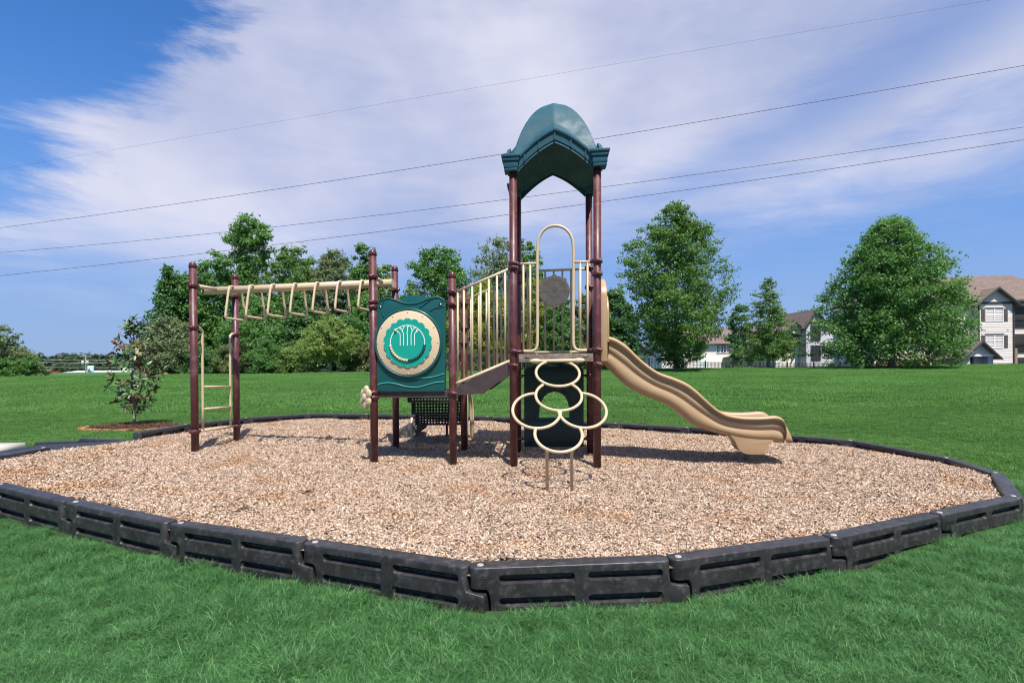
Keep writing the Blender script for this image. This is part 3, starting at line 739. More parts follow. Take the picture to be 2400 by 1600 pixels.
# --- overhead ladder
OL = empty('overhead_ladder', at(700,670,7.3)); OL.parent = PS; OL.matrix_parent_inverse = wm(PS).inverted()
ya, yb = 7.5, 7.05
B0 = at(485,682,ya); B1 = at(921,663,yb)
MB().tube([B0, B1], .052, 20).build('main_beam', M_tan, OL)
bd = (B1-B0).normalized(); side = Vector((-bd.y, bd.x, 0)).normalized()
for key, py, end, s in (('F1',669,0,-1),('R1',694,0,1),('F2',648,1,-1),('R2',679,1,1)):
    z = zpy(key, py); p = on(key, z); q = (B0+bd*.17) if end == 0 else (B1-bd*.14)
    q = q + Vector((0,0,.015)); dd = (q-p).normalized()
    MB().tube([p+dd*.05, q], .026, 12).build('yoke_bar', M_tan, OL); stub(OL, p+dd*.03, p+dd*.09, .029)
nearx = [529,577,628,680.5,733,786,840]
for i, px in enumerate(nearx):
    t = (i)/6.0; c = B0.lerp(B1, .135+.70*t)
    # solve centre so that the near bottom corner is seen at px
    for _ in range(8):
        q = c - side*.20; a = ray(px, 725)[0]; e_ = q.x - a*q.y; c = c - bd*(e_/(bd.x - a*bd.y))
    top = Vector((c.x, c.y, c.z)); h = .40-.012*i
    pts = [top-side*.045+Vector((0,0,.035)), top-side*.10+Vector((0,0,.03)), top-side*.135+Vector((0,0,-.02)), top-side*.20+Vector((0,0,-h+.05)), top-side*.19+Vector((0,0,-h+.005)), top-side*.14+Vector((0,0,-h)),
           top+side*.14+Vector((0,0,-h)), top+side*.19+Vector((0,0,-h+.005)), top+side*.20+Vector((0,0,-h+.05)), top+side*.125+Vector((0,0,-.02)), top+side*.05+Vector((0,0,-.0))]
    part('hanging_rung', pts, .0155, M_tan, OL, 10, 3)
# --- end ladder
EL = empty('end_ladder', at(505,960,7.4)); EL.parent = PS; EL.matrix_parent_inverse = wm(PS).inverted()
ax = lambda px, py: onplane(px, py, XY['F1'], XY['R1'])
def side_rail(key, pyc, px, pyb):
    p = on(key, zpy(key, pyc)); tgt = ax(px, pyc+22)
    top = Vector((tgt.x, tgt.y, p.z)); bot = Vector((tgt.x, tgt.y, ax(px, pyb).z))
    pts = [p, p.lerp(top, .6), Vector((top.x, top.y, p.z-.05)), Vector((top.x, top.y, p.z-.25)), bot]
    part('side_rail', [pts[0], pts[1], pts[1].lerp(pts[2],.6)+Vector((0,0,.006)), pts[2], pts[3], pts[4]], .0165, M_tan, EL, 10, 4); return bot
bl = side_rail('F1', 767, 474.5, 1010); br = side_rail('R1', 783, 539.5, 1000)
for py0, py1 in ((906,906),(958.5,953.7)): part('rung', [ax(474.5,py0), ax(539.5,py1)], .0165, M_tan, EL)
pa, pb = on('F1', zpy('F1',1011)), on('R1', zpy('R1',998)); dd = (pb-pa).normalized()
part('rung', [pa+dd*.1, pb-dd*.1], .0165, M_tan, EL); stub(EL, pa+dd*.03, pa+dd*.11, .019); stub(EL, pb-dd*.03, pb-dd*.11, .019)

# --- decks
def perf_sheet(o, ex, ey, w, h, nx, ny, hole=.010, mx=.04, my=.03):
    """sheet at origin o spanned by unit vectors ex, ey with a grid of real holes"""
    o = Vector(o); ex = Vector(ex); ey = Vector(ey)
    xs = [0]; 
    for i in range(nx):
        c = mx+(w-2*mx)*(i+.5)/nx; xs += [c-hole/2, c+hole/2]
    xs.append(w); ys = [0]
    for i in range(ny):
        c = my+(h-2*my)*(i+.5)/ny; ys += [c-hole/2, c+hole/2]
    ys.append(h); V = [o+ex*a+ey*b_ for b_ in ys for a in xs]; m = len(xs); F = []
    for j in range(len(ys)-1):
        for i in range(m-1):
            if i % 2 == 1 and j % 2 == 1: continue
            F.append((j*m+i, j*m+i+1, (j+1)*m+i+1, (j+1)*m+i))
    b = MB(); b.add(V, F); return b
DZ = CAMZ-(842-849)/FPX*6.3+.0   # tower deck top
DZ = 1.295; LZ = .885
def quad_deck(name, keys, z, mt, th=.07, inset=.0):
    c = [Vector((XY[k][0], XY[k][1], z)) for k in keys]
    ex = (c[1]-c[0]); ey = (c[3]-c[0]); w, h = ex.length, ey.length; ex.normalize(); ey.normalize()
    e = empty(name, c[0]); e.parent = PS; e.matrix_parent_inverse = wm(PS).inverted()
    b = perf_sheet(c[0]+ex*.05+ey*.0, ex, ey, w-.10, h, 26, 26, .008, .03, .03); b.build('deck_sheet', mt, e)
    for (p, q) in ((c[0],c[1]),(c[3],c[2]),(c[0],c[3]),(c[1],c[2])):
        d = (q-p).normalized(); n = Vector((-d.y,d.x,0)); M = frame(p+d*.06, d, n)
        MB().box((0,-.004,-th),((q-p).length-.12,.004,-.002), M).build('deck_skirt', mt, e)
    return e
TD = quad_deck('tower_deck', ('F4','F5','R5','R4'), DZ, M_deck); LD = quad_deck('low_deck', ('F2','F3','R3','R2'), LZ, M_deck)
# weathered step board at tower front
bA, bB = U((1216,842),(1391,840), off=.05); M = frame(Vector((bA.x, bA.y, 1.235)), (bB-bA).normalized()*1.0, Vector((-(bB-bA).y,(bB-bA).x,0)).normalized())
Lb = (bB-bA).length
b = MB().box((0,0,-.005),(Lb,.06,.088), M); b.build('step_board', M_board, TD, bevel=.004)
for s0 in (.075, Lb-.115): MB().box((s0,-.002,.042),(s0+.05,.0,.050), M).build('bolt_slot', M_black, TD)

# --- front guard with hoop (tower front)
FG = empty('front_guard', U((1300,700))[0]); FG.parent = PS; FG.matrix_parent_inverse = wm(PS).inverted()
o1 = .0
hoop = [(1226,823),(1238,823),(1248,822.5),(1256,818),(1259.5,808),(1260,780),(1260,700),(1259.7,618),(1260,590),(1262,563),(1270,545),(1284,533),(1302,529),(1320,533),(1334,545),(1342,562),(1344.5,590),(1344.5,614),(1344,700),(1344,780),(1344.5,806),(1349,817),(1358,820.5),(1368,821),(1378,820.5)]
part('hoop_rail', U(*hoop), .0175, M_tan, FG, 12, 3)
part('top_rail', U((1219,618.5),(1257,617)), .0155, M_tan, FG); part('top_rail', U((1345,614.5),(1384,613)), .0155, M_tan, FG)
for px, a, c_ in ((1227,618,823),(1243,617.5,823),(1360.5,614,820),(1377.4,613.5,820)): part('baluster', U((px,a),(px+.3,c_)), .0125, M_tan, FG, 8)
for key, py, px in (('F4',618,1220),('F4',823,1228),('F5',612.5,1383),('F5',819.5,1376)):
    q = U((px, py+ (1 if key=='F4' else .8)))[0]; p = on(key, q.z); stub(FG, p, q, .0205)
# --- rear guard with wheel
RG = empty('rear_guard', U((1300,700),A='R4',B='R5')[0]); RG.parent = PS; RG.matrix_parent_inverse = wm(PS).inverted()
UR = lambda *p, off=0.: U(*p, A='R4', B='R5', off=off)
part('top_rail', UR((1222,636.5),(1376,630)), .0175, M_tan, RG)
part('bottom_rail', UR((1222,826),(1376,824)), .0165, M_tan, RG)
for px in (1236.5,1258,1278,1298,1318.5,1338.5,1358): part('baluster', UR((px,634),(px+.5,825)), .0125, M_tan, RG, 8)
for px in (1258.5,1338.5): part('foot_peg', UR((px,825),(px,838)), .0125, M_tan, RG, 8)
for key, q in (('R4',UR((1224,636.3))[0]),('R5',UR((1372,630))[0])): stub(RG, on(key,q.z), q, .0205)
wc = UR((1299.5,682), off=.035)[0]; exr = Vector((XY['R5'][0]-XY['R4'][0], XY['R5'][1]-XY['R4'][1], 0)).normalized(); nr = Vector((-exr.y, exr.x, 0))
Mw = frame(wc, exr, nr); Rl = Matrix.Rotation(-PI/2, 4, 'X')
b = MB(); Mz = Mw @ Matrix.Rotation(PI/2, 4, 'X')   # z of lathe -> towards camera
b.lathe([(.0,-.02),(.205,-.02),(.205,.010),(.198,.018),(.160,.018),(.153,.006),(.078,.006),(.070,.020),(.052,.022),(.048,.014),(0,.014)], 40, Mz)
wh = b.build('wheel_panel', M_wheel, RG)
for k in range(8):
    a = k*PI/4+.0; Ms = Mz @ Matrix.Rotation(a, 4, 'Z'); c = MB()
    c.box((.07,-.007,.0),(.158,.007,.017), Ms); c.box((.150,-.022,.005),(.222,.022,.026), Ms); c.box((.162,-.010,.02),(.190,.010,.031), Ms); c.build('wheel_spoke', M_wheel, wh, bevel=.003)
for k in range(3): MB().tube([Mz @ Vector((-.03+.0*k, -.02+.02*k, .016)), Mz @ Vector((0, -.012+.02*k, .018)), Mz @ Vector((.03, -.02+.02*k, .016))], .004, 6).build('wave_relief', M_wheel, wh)

# --- stair guards between low deck and tower
def guard(name, up, lo, bal, A, B, stubs):
    e = empty(name, U(up[0], A=A, B=B)[0]); e.parent = PS; e.matrix_parent_inverse = wm(PS).inverted()
    part('top_rail', U(*up, A=A, B=B), .0165, M_tan, e); part('bottom_rail', U(*lo, A=A, B=B), .019, M_tan, e)
    (x0,y0),(x1,y1) = up[0], up[-1]; (a0,b0),(a1,b1) = lo[0], lo[-1]
    for px in bal:
        yt = y0+(y1-y0)*(px-x0)/(x1-x0); yb_ = b0+(b1-b0)*(px-a0)/(a1-a0)
        part('baluster', U((px,yt),(px+.6,yb_), A=A, B=B), .0128, M_tan, e, 8)
    return e
guard('front_stair_guard', [(1072.5,683),(1196,629.5)], [(1069,898.5),(1078,895),(1196,845.5)], [1073,1087.5,1107,1126.5,1146,1165,1184], 'F3','F4',0)
guard('rear_stair_guard', [(1090.7,704),(1207,651)], [(1093,892),(1207,847)], [1104,1122.5,1140.5,1157.5,1175,1192], 'R3','R4',0)
# stair itself: side plates and treads
ST = empty('link_stair', U((1130,880), A='F3', B='F4')[0]); ST.parent = PS; ST.matrix_parent_inverse = wm(PS).inverted()
for A, B, s in (('F3','F4',1),('R3','R4',-1)):
    pa = Vector((*XY[A],0)); pb = Vector((*XY[B],0)); d = (pb-pa).normalized(); n = Vector((-d.y,d.x,0)); L = (pb-pa).length; M = frame(pa+Vector((0,0,0)), d, n)
    MB().prism([(.02,LZ+.045),(L-.05,1.235),(L-.05,1.09),(L*.52,.885-.02),(.02,.845)], -.012*s-.006, -.012*s+.006, M).build('side_plate', M_deck, ST)
pa, pb, pc = Vector((*XY['F3'],0)), Vector((*XY['F4'],0)), Vector((*XY['R3'],0)); d = (pb-pa).normalized(); n = (pc-pa).normalized(); L = (pb-pa).length; Wd = (pc-pa).length
for k, (x0, x1, z) in enumerate(((.08,.36,1.0),(.36,.62,1.13))):
    MB().box((0,0,0),(1,1,1), Matrix.Translation(pa+d*x0+n*.04+Vector((0,0,z-.03))) @ Matrix(((d.x*(x1-x0),n.x*(Wd-.08),0,0),(d.y*(x1-x0),n.y*(Wd-.08),0,0),(0,0,.03,0),(0,0,0,1)))).build('tread', M_deck, ST)

# --- activity panel
AP = empty('activity_panel', U((963,805), A='F2', B='F3')[0]); AP.parent = PS; AP.matrix_parent_inverse = wm(PS).inverted()
pa, pb = Vector((*XY['F2'],0)), Vector((*XY['F3'],0)); exp_ = (pb-pa).normalized(); npn = Vector((-exp_.y, exp_.x, 0))
POFF = .035
Pc = onplane(963.5, 805, pa, pb, POFF); Mp = frame(Pc, exp_, npn); Mpi = Mp.inverted()
def pl(cx, cy, off=0.):
    """photo crop coordinates of the panel -> local (x,z)"""
    q = Mpi @ onplane(840+cx/3.4075, 640+cy/3.4075, pa, pb, POFF); return (q.x, q.z)
def L2(pts, n=5, closed=False): return [(v.x, v.z) for v in catmull([Vector((x,0,z)) for x, z in pts], n, closed)]
front_top = [pl(*p) for p in ((151,250),(168,222),(200,198),(245,194),(300,208),(360,228),(415,236),(470,231),(520,212),(560,194),(605,184),(650,187),(683,205),(694,240))]
ft = L2(front_top, 4); bot = [pl(694,300), pl(694,600), pl(694,930), pl(686,943), pl(420,946), pl(165,943), pl(155,930), pl(150,600), pl(150,300)]
MB().prism(ft+bot, 0, .045, Mp).build('panel_front', M_green, AP, bevel=.008)
hump = L2([pl(*p) for p in ((300,240),(335,205),(385,182),(450,174),(515,182),(560,200),(590,240))], 4)
MB().prism(hump, .018, .04, Mp).build('panel_back_wave', M_green, AP, bevel=.006)
b = MB(); z0 = pl(150,870)[1]; zb = pl(150,946)[1]; x0 = pl(150,900)[0]; x1 = pl(696,900)[0]
def ridge(pts, r, nm, mt, y=-.003):
    q = catmull([Vector((x, y, z)) for x, z in [pl(*p) for p in pts]], 6); MB().tube([Mp @ v for v in q], r, 8).build(nm, mt, AP)
ridge([(155,893),(180,882),(240,874),(300,883),(370,902),(430,910),(490,907),(560,888),(620,872),(684,867)], .0065, 'wave_ridge', M_greenrib)
ridge([(455,832),(510,836),(570,833),(630,820),(684,802)], .0065, 'wave_ridge', M_greenrib)
ridge([(155,240),(190,212),(240,202),(300,216),(370,240),(430,246),(490,236),(545,212),(600,194),(650,196),(686,226)], .007, 'wave_ridge', M_green)
ridge([(490,275),(540,240),(590,205),(625,196)], .006, 'wave_ridge', M_green); ridge([(575,302),(610,280),(650,272),(690,266)], .006, 'wave_ridge', M_green)
ridge([(215,205),(190,250),(185,300),(205,350)], .006, 'wave_ridge', M_green)
cx, czz = pl(402, 557); Mc = Mp @ Matrix.Translation((cx, 0, czz)) @ Matrix.Rotation(PI/2, 4, 'X')
rr = abs(pl(402+270,557)[0]-cx); b = MB()
b.lathe([(rr*.94,-.03),(rr,-.02),(rr+.004,.022),(rr-.006,.034),(rr-.018,.034),(rr-.026,.020),(0,.020)], 72, Mc); b.build('disc_housing', M_green, AP)
r1 = rr*.962; MB().lathe([(0,.016),(r1-.012,.016),(r1-.012,.030),(r1-.018,.033),(0,.033)], 64, Mc).build('tan_disc', M_tandisc, AP)
r2 = abs(pl(402+192,557)[0]-cx); gear = []
NL = 18
for k in range(NL*10):
    a = 2*PI*k/(NL*10)+PI/2; w = abs(math.cos(NL*(a-PI/2)/2)); r = r2*(.925+.085*w**.8); gear.append((r*math.cos(a), r*math.sin(a)))
b = MB(); nG = len(gear)
vs = [Mc @ Vector((x,y,.028)) for x,y in gear]+[Mc @ Vector((x,y,.046)) for x,y in gear]
b.add(vs, [tuple(range(nG,2*nG))]); b.add(vs, [(i,(i+1)%nG,(i+1)%nG+nG,i+nG) for i in range(nG)]); gd = b.build('scalloped_disc', M_gear, AP)
zt_ = .0462; r3 = abs(pl(402+137,557)[0]-cx)
def inlay(pts, w=.0042, nm='white_line'):
    b = MB(); P = [Vector(p) for p in pts]; vs = []
    for i, p in enumerate(P):
        t = (P[min(i+1,len(P)-1)]-P[max(i-1,0)]).normalized(); nn = Vector((-t.y, t.x, 0))*w
        vs += [Mc @ (p-nn+Vector((0,0,zt_))), Mc @ (p+nn+Vector((0,0,zt_))), Mc @ (p-nn+Vector((0,0,zt_+.0012))), Mc @ (p+nn+Vector((0,0,zt_+.0012)))]
    n = len(P); fs = []
    for i in range(n-1):
        a = 4*i; c = a+4; fs += [(a+2,a+3,c+3,c+2),(a,a+2,c+2,c),(a+1,c+1,c+3,a+3)]
    b.add(vs, fs).build(nm, M_white, gd)
inlay([(r3*math.cos(a), r3*math.sin(a), 0) for a in np.linspace(-.14, PI+.14, 60)])
sc = r3/137.
def q2(x, y): return ((x-402)*sc, -(y-557)*sc, 0)
for pts in ([(344,578),(344,500),(342,488),(336,478),(320,462)], [(371,578),(371,500),(368,480),(356,455),(345,432)], [(402,578),(402,500),(398,480),(404,462),(402,440),(402,420)],
            [(431,578),(431,500),(434,480),(446,455),(458,432)], [(458,578),(458,500),(460,488),(468,478),(490,458)], [(336,478),(322,470),(312,455)], [(363,470),(368,445),(385,420)], [(356,455),(345,445),(330,440)],
            [(439,470),(434,445),(420,420)], [(446,455),(456,445),(472,440)], [(466,480),(480,450),(475,436)], [(402,440),(412,428),(420,420)]):
    v = catmull([Vector(q2(*p)) for p in pts], 5); inlay([tuple(x) for x in v], .0038)
def bead(a, mt, r=.0165, rad=None, nm='bead'):
    rad = rad or r3; M = Mc @ Matrix.Translation((rad*math.cos(a), rad*math.sin(a), zt_)) @ Matrix.Rotation(a, 4, 'Z')
    MB().lathe([(0,.0),(r,.0),(r,.012),(r*.75,.017),(0,.017)], 14, M).build(nm, mt, gd)
M_beadg = mat('dark_green_bead', (.006,.05,.05), .25, .1)
for k in range(10):
    bead(PI*1.055+(PI*.43)*k/9.+.02, M_tandisc); bead(-PI*.05-(PI*.42)*k/9.-.02, M_beadg)
bead(PI*.5+PI*.245, M_tandisc)
for k in range(8):
    a = PI/2+k*PI/4; M = Mc @ Matrix.Translation((r2*.97*math.cos(a), r2*.97*math.sin(a), .045)); MB().lathe([(0,0),(.008,0),(.006,.005),(0,.006)], 10, M).build('screw', M_screw, gd)
for k in range(12):
    a = PI/2+k*PI/6; M = Mc @ Matrix.Translation((r1*.925*math.cos(a), r1*.925*math.sin(a), .032)); MB().lathe([(0,0),(.009,0),(.007,.005),(0,.006)], 10, M).build('screw', M_tandisc if k%2 else M_screw, AP)
for p in ((176,270),(657,252)):
    x, z = pl(*p); M = Mp @ Matrix.Translation((x, 0, z)) @ Matrix.Rotation(PI/2,4,'X'); MB().lathe([(0,.001),(.022,.001),(.022,.003),(0,.003)], 14, M).build('bolt_recess', M_dkgreen, AP); MB().lathe([(0,.003),(.010,.003),(.010,.008),(0,.009)], 10, M).build('bolt', M_screw, AP)
# --- flower pod beside the panel
fc = at(858, 931, 6.50); FL = empty('flower_pod', fc); FL.parent = PS; FL.matrix_parent_inverse = wm(PS).inverted()
M_fl = mat('pale_tan_flower', (.48,.41,.25), .45, .06, 12)
fn = Vector((-.78,-.62,.05)).normalized(); fx = Vector((fn.y,-fn.x,0)).normalized(); Mf = frame(fc, -fx if fx.x < 0 else fx, -fn)
for k in range(6):
    a = PI/2+k*PI/3; c = MB(); c.ball((.088*math.cos(a), 0, .088*math.sin(a)), .056, .030, .056, Mf, 16, 10); pt = c.build('petal', M_fl, FL)
    d_ = MB()
    for j in range(9):
        aa = j*2.4; q = .007+.036*math.sqrt(j/9); d_.ball((.09*math.cos(a)+q*math.cos(aa), -.024, .09*math.sin(a)+q*math.sin(aa)), .006, .006, .006, Mf, 6, 4)
    d_.build('petal_dots', M_fl, pt)['kind'] = 'stuff'
MB().ball((0,-.010,0), .048, .036, .052, Mf, 18, 10).build('flower_centre', M_fl, FL)
q = on('F2', zpy('F2',925)); MB().tube([fc+Vector((.02,.02,0)), q], .022, 10).build('bracket', M_maroon_d, FL)
# --- rear ground panel (arched opening) below the tower
def arch_loops():
    outer = []; inner = []; N = 48
    cx, cy = 595, 640
    ob = [(333,985),(333,330),(352,305),(400,290),(480,282),(545,285),(600,292),(660,283),(730,276),(800,290),(845,312),(853,330),(853,985),(845,995),(341,995)]
    ib = [(460,740),(464,680),(475,620),(500,565),(540,528),(590,514),(640,520),(690,555),(715,605),(724,660),(727,738)]
    def hit(poly, a):
        dx, dy = math.cos(a), math.sin(a); best = None
        for i in range(len(poly)):
            x0,y0 = poly[i]; x1,y1 = poly[(i+1)%len(poly)]; ex_, ey_ = x1-x0, y1-y0; den = dx*ey_-dy*ex_
            if abs(den) < 1e-9: continue
            t = ((x0-cx)*ey_-(y0-cy)*ex_)/den; u = ((x0-cx)*dy-(y0-cy)*dx)/den
            if t > 0 and -1e-6 <= u <= 1+1e-6 and (best is None or t > best): best = t
        return (cx+dx*best, cy+dy*best)
    angs = sorted(set([round(math.atan2(y-cy, x-cx), 5) for x, y in ob+ib]+[round(-PI+2*PI*k/N,5) for k in range(N)]))
    return [hit(ob, a) for a in angs], [hit(ib, a) for a in angs]
RP_ = empty('arched_ground_panel', UR((1300,950))[0]); RP_.parent = PS; RP_.matrix_parent_inverse = wm(PS).inverted()
pa, pb = Vector((*XY['R4'],0)), Vector((*XY['R5'],0)); Pq = onplane(1299, 950, pa, pb, .0); Mq = frame(Pq, exr, nr); Mqi = Mq.inverted()
def qz(x, y): v = Mqi @ onplane(1140+x/3.734, 780+y/3.734, pa, pb, 0); return (v.x, v.z)
oo, ii = arch_loops(); MB().prism_hole([qz(*p) for p in oo], [qz(*p) for p in ii], -.02, .03, Mq).build('panel', M_dkgreen, RP_, bevel=.004)
rim = [(440,762),(437,690),(450,610),(480,545),(530,502),(590,487),(655,495),(710,535),(742,600),(752,670),(754,762),(600,766)]
MB().tube([Mq @ Vector((p[0], -.022, p[1])) for p in L2([qz(*p) for p in rim], 4, True)], .006, 6, True).build('raised_rim', M_dkgreen, RP_)
for y in (372, 926):
    for x0, x1, key in ((283,350,'R4'),(838,900,'R5')):
        p, q = [Mq @ Vector((v[0], .0, v[1])) for v in (qz(x0,y), qz(x1,y))]; MB().tube([p, q], .016, 10).build('bracket', M_maroon_d, RP_)

# --- loop climber
CL = empty('loop_climber', (.45,5.07,0)); CL.parent = PS; CL.matrix_parent_inverse = wm(PS).inverted()
T0 = Vector((.507,6.20,1.262)); SD = Vector((0,-1.18,-.84)).normalized()
def cp(s, x, lift=0.): 
    p = T0+SD*s; return Vector((x, p.y, p.z+lift))
def ring(name, s, x, r=.238, a0=None, a1=None, ry=None):
    ry = ry or r
    if a0 is None: pts = [cp(s+ry*math.sin(2*PI*k/40), x+r*math.cos(2*PI*k/40)) for k in range(40)]; MB().tube(pts  , .0155, 12, True).build(name, M_tan, CL)
    else: pts = [cp(s+ry*math.sin(a), x+r*math.cos(a)) for a in np.linspace(a0, a1, 34)]; MB().tube(pts  , .0155, 12).build(name, M_tan, CL)
ring('loop', .26, .500, .238, math.radians(-62), math.radians(242))
ring('loop', .655, .482, .238, math.radians(-50), math.radians(230), .240)
ring('loop', .885, .243, .240, math.radians(-92), math.radians(-358), .268)
ring('loop', .885, .700, .240, math.radians(-86), math.radians(178), .268)
ring('loop', 1.235, .437, .225, math.radians(-22), math.radians(202), .24)
xa = at(1244,846,6.18); xb = at(1369,844,6.12)
b = MB(); pts = catmull([xa+Vector((0,0,0)), xa.lerp(xb,.06), xa.lerp(xb,.5), xa.lerp(xb,.94), xb], 6); b.tube(pts, .0185, 12); b.build('top_bar', M_tan, CL)
for e0, e1 in ((xa, xa.lerp(xb,.19)), (xa.lerp(xb,.81), xb)): 
    c = MB(); dd = (e1-e0).normalized(); M = frame((e0+e1)/2, dd, Vector((-dd.y,dd.x,0))); c.ball((0,.0,0), (e1-e0).length/2+.012, .026, .027, M, 16, 8); c.build('flattened_end', M_tan, CL)
for x, xt in ((.318,.322),(.548,.545)):
    p = cp(1.235+.225, xt); top = Vector((xt, p.y+.012, p.z+.005)); zb_ = cz(x,5.07)
    MB().tube([top, Vector((x, 5.075, top.z-.03)), Vector((x, 5.07, zb_-.3))]  , .0155, 12).build('leg', M_tan, CL)

# --- slide
SL = empty('wave_slide', (2.0,6.6,.6)); SL.parent = PS; SL.matrix_parent_inverse = wm(PS).inverted()
sdir = Vector((.9905,-.1375,0)).normalized(); scr = Vector((-sdir.y, sdir.x, 0)); N0 = Vector((1.03,6.50,0)); SW = .60
def sp(px, py):   # crop coords -> (s, z) on the near wall plane
    v = onplane(1380+px/4.356, 760+py/4.356, N0, N0+sdir, 0); return ((v-Vector((N0.x,N0.y,0))).dot(sdir), v.z)
Tp = [(150,116),(200,122),(270,142),(330,175),(400,226),(500,326),(600,412),(720,490),(870,543),(1000,600),(1100,674),(1200,768),(1300,856),(1400,912),(1500,934),(1600,944),(1750,944),(1880,934)]
Bp = [(150,395),(200,435),(250,485),(350,585),(450,660),(600,735),(750,792),(850,842),(950,915),(1050,1000),(1150,1057),(1300,1108),(1470,1150),(1600,1178),(1750,1195),(1900,1200),(1980,1205)]
Ts = [sp(*p) for p in Tp]; Bs = [sp(*p) for p in Bp]
smin = max(Ts[0][0], Bs[0][0])
def itp(tab, s):
    q = catmull([Vector((a,0,b)) for a, b in tab], 8); xs_ = [v.x for v in q]; zs_ = [v.z for v in q]; return np.interp(s, xs_, zs_)
send = sp(1900,960)[0]; NS = 90
ss = np.linspace(smin, send, NS); tz_ = itp(Ts, ss); bz_ = itp(Bs, ss)
# cross-section: (across y, height fraction t, extra dz)
hw = SW
prof_old = [(.085,-.02),(.055,.0),(.030,.05),(.016,.12),(.008,.20),(.010,.29),(.022,.36),(.048,.42),(.058,.475),(.050,.52),(.022,.57),(.004,.65),(.000,.75),(.004,.80),(.020,.825),(.020,.845),(-.004,.865),(-.022,.885),(-.030,.92),(-.028,.965),(-.012,.992),(.018,1.0),(.045,.985),(.062,.93),(.072,.80),(.085,.55),(.105,.38),(.15,.30),(.22,.275)]
prof = [(.090,-.02),(.060,.0),(.036,.05),(.022,.12),(.012,.20),(.010,.28),(.013,.36),(.022,.43),(.024,.47),(.019,.515),(.008,.56),(.002,.61),(.001,.67),(.006,.71),(.018,.745),(.024,.785),(.020,.82),(.000,.845),(-.022,.865),(-.034,.90),(-.034,.95),(-.022,.985),(.005,1.0),(.045,1.0),(.068,.975),(.078,.92),(.084,.78),(.095,.55),(.115,.38),(.16,.30),(.22,.275)]
full = prof + [(.30,.27)] + [(SW-y, t) for y, t in prof[::-1]]
full_closed = full + [(.30,-.035)]
V = []; nP = len(full_closed)
lipS = sp(1985,1040)[0]
for i, s in enumerate(ss):
    for y, t in full_closed:
        p = N0+sdir*s+scr*y; V.append(Vector((p.x, p.y, bz_[i]+(tz_[i]-bz_[i])*t)))
# run-out lip: the whole section rolls over and down
zt_e, zb_e = tz_[-1], bz_[-1]; H = zt_e-zb_e
roll = [(.035,-.004,1,0.),(.065,-.016,.95,0.),(.09,-.04,.86,0.0),(.106,-.085,.72,0.),(.114,-.14,.52,.0),(.117,-.20,.30,.0),(.112,-.25,.16,.0),(.10,-.285,.1,0)]
E_ = NS
for ds, dz, hs, _ in roll:
    for y, t in full_closed:
        topz = zt_e+dz; botz = zb_e-.004 if t < .3 else zb_e
        zz = (zb_e-.012)*(1-t)+topz*t if True else 0
        bedadd = 0
        inn = .06 < y < SW-.06
        s_ = send+ds*(1.0 if not inn or t < .1 else 1.0)
        if inn and t > .2: q_ = roll.index((ds,dz,hs,_))/7; s_ = send+.04+.185*q_**.8; zz = zb_e+(zt_e-zb_e)*min(t,.34+.66*(1-q_))-.12*q_**2.4
        p = N0+sdir*s_+scr*y; V.append(Vector((p.x, p.y, zz)))
NT = NS+len(roll); F = [(i*nP+k, i*nP+(k+1)%nP, (i+1)*nP+(k+1)%nP, (i+1)*nP+k) for i in range(NT-1) for k in range(nP)]
F += [tuple(range(nP))[::-1], tuple((NT-1)*nP+k for k in range(nP))]
b = MB(); b.add(V, F, True); b.build('chute', M_slide, SL)
# moulded foot under the run-out
ft_ = [(1440,1120),(1500,1195),(1530,1260),(1560,1300),(1610,1325),(1700,1332),(1790,1328),(1822,1300),(1835,1262),(1850,1235),(1880,1205),(1900,1185)]
fp = L2([sp(*p) for p in ft_], 4); Mfoot = frame(N0+scr*0, sdir, scr)
MB().prism(fp, .028, SW*.52, Mfoot).build('moulded_foot', M_slide, SL, bevel=.03)
pz = sp(1680,1330); pp = N0+sdir*pz[0]+scr*.28
MB().tube([Vector((pp.x,pp.y,pz[1]+.03)), Vector((pp.x,pp.y,-.25))], .028, 14).build('support_leg', M_board, SL)
# entry hood
F5, R5 = Vector((*XY['F5'],0)), Vector((*XY['R5'],0)); hv = (R5-F5).normalized(); hn = Vector((hv.y,-hv.x,0)); hn = hn if hn.x > 0 else -hn
hL = (R5-F5).length
def hood(nm, d0, d1, zlo, ztop, v0, v1, i0, i1, ihi):
    N = 14; outer = [(v0,zlo),(v1,zlo)]; c = (v0+v1)/2; w = (v1-v0)/2
    outer = [(v0, zlo), (v0, ztop-.25)]+[(c-w*math.cos(a), ztop-.25+.25*math.sin(a)) for a in np.linspace(.15,PI-.15,N)]+[(v1, ztop-.25),(v1, zlo)]
    ci = (i0+i1)/2; wi = (i1-i0)/2; inner = [(i0, DZ+.01), (i0, ihi-.22)]+[(ci-wi*math.cos(a), ihi-.22+.22*math.sin(a)) for a in np.linspace(.15,PI-.15,N)]+[(i1, ihi-.22),(i1, DZ+.01)]
    M = frame(F5, hv, -hn) if False else None
    Mh = Matrix((hv, hn, Vector((0,0,1)))).transposed().to_4x4(); Mh.translation = F5
    MB().prism_hole(outer, inner, d0, d1, Mh).build(nm, M_slide, SL, bevel=.012)
hood('entry_panel', .055, .13, 1.235, 2.24, .03, hL-.03, .20, hL-.20, 2.02)
hood('entry_hood', .13, .165, 1.46, 2.06, .14, hL-.14, .22, hL-.22, 1.98)
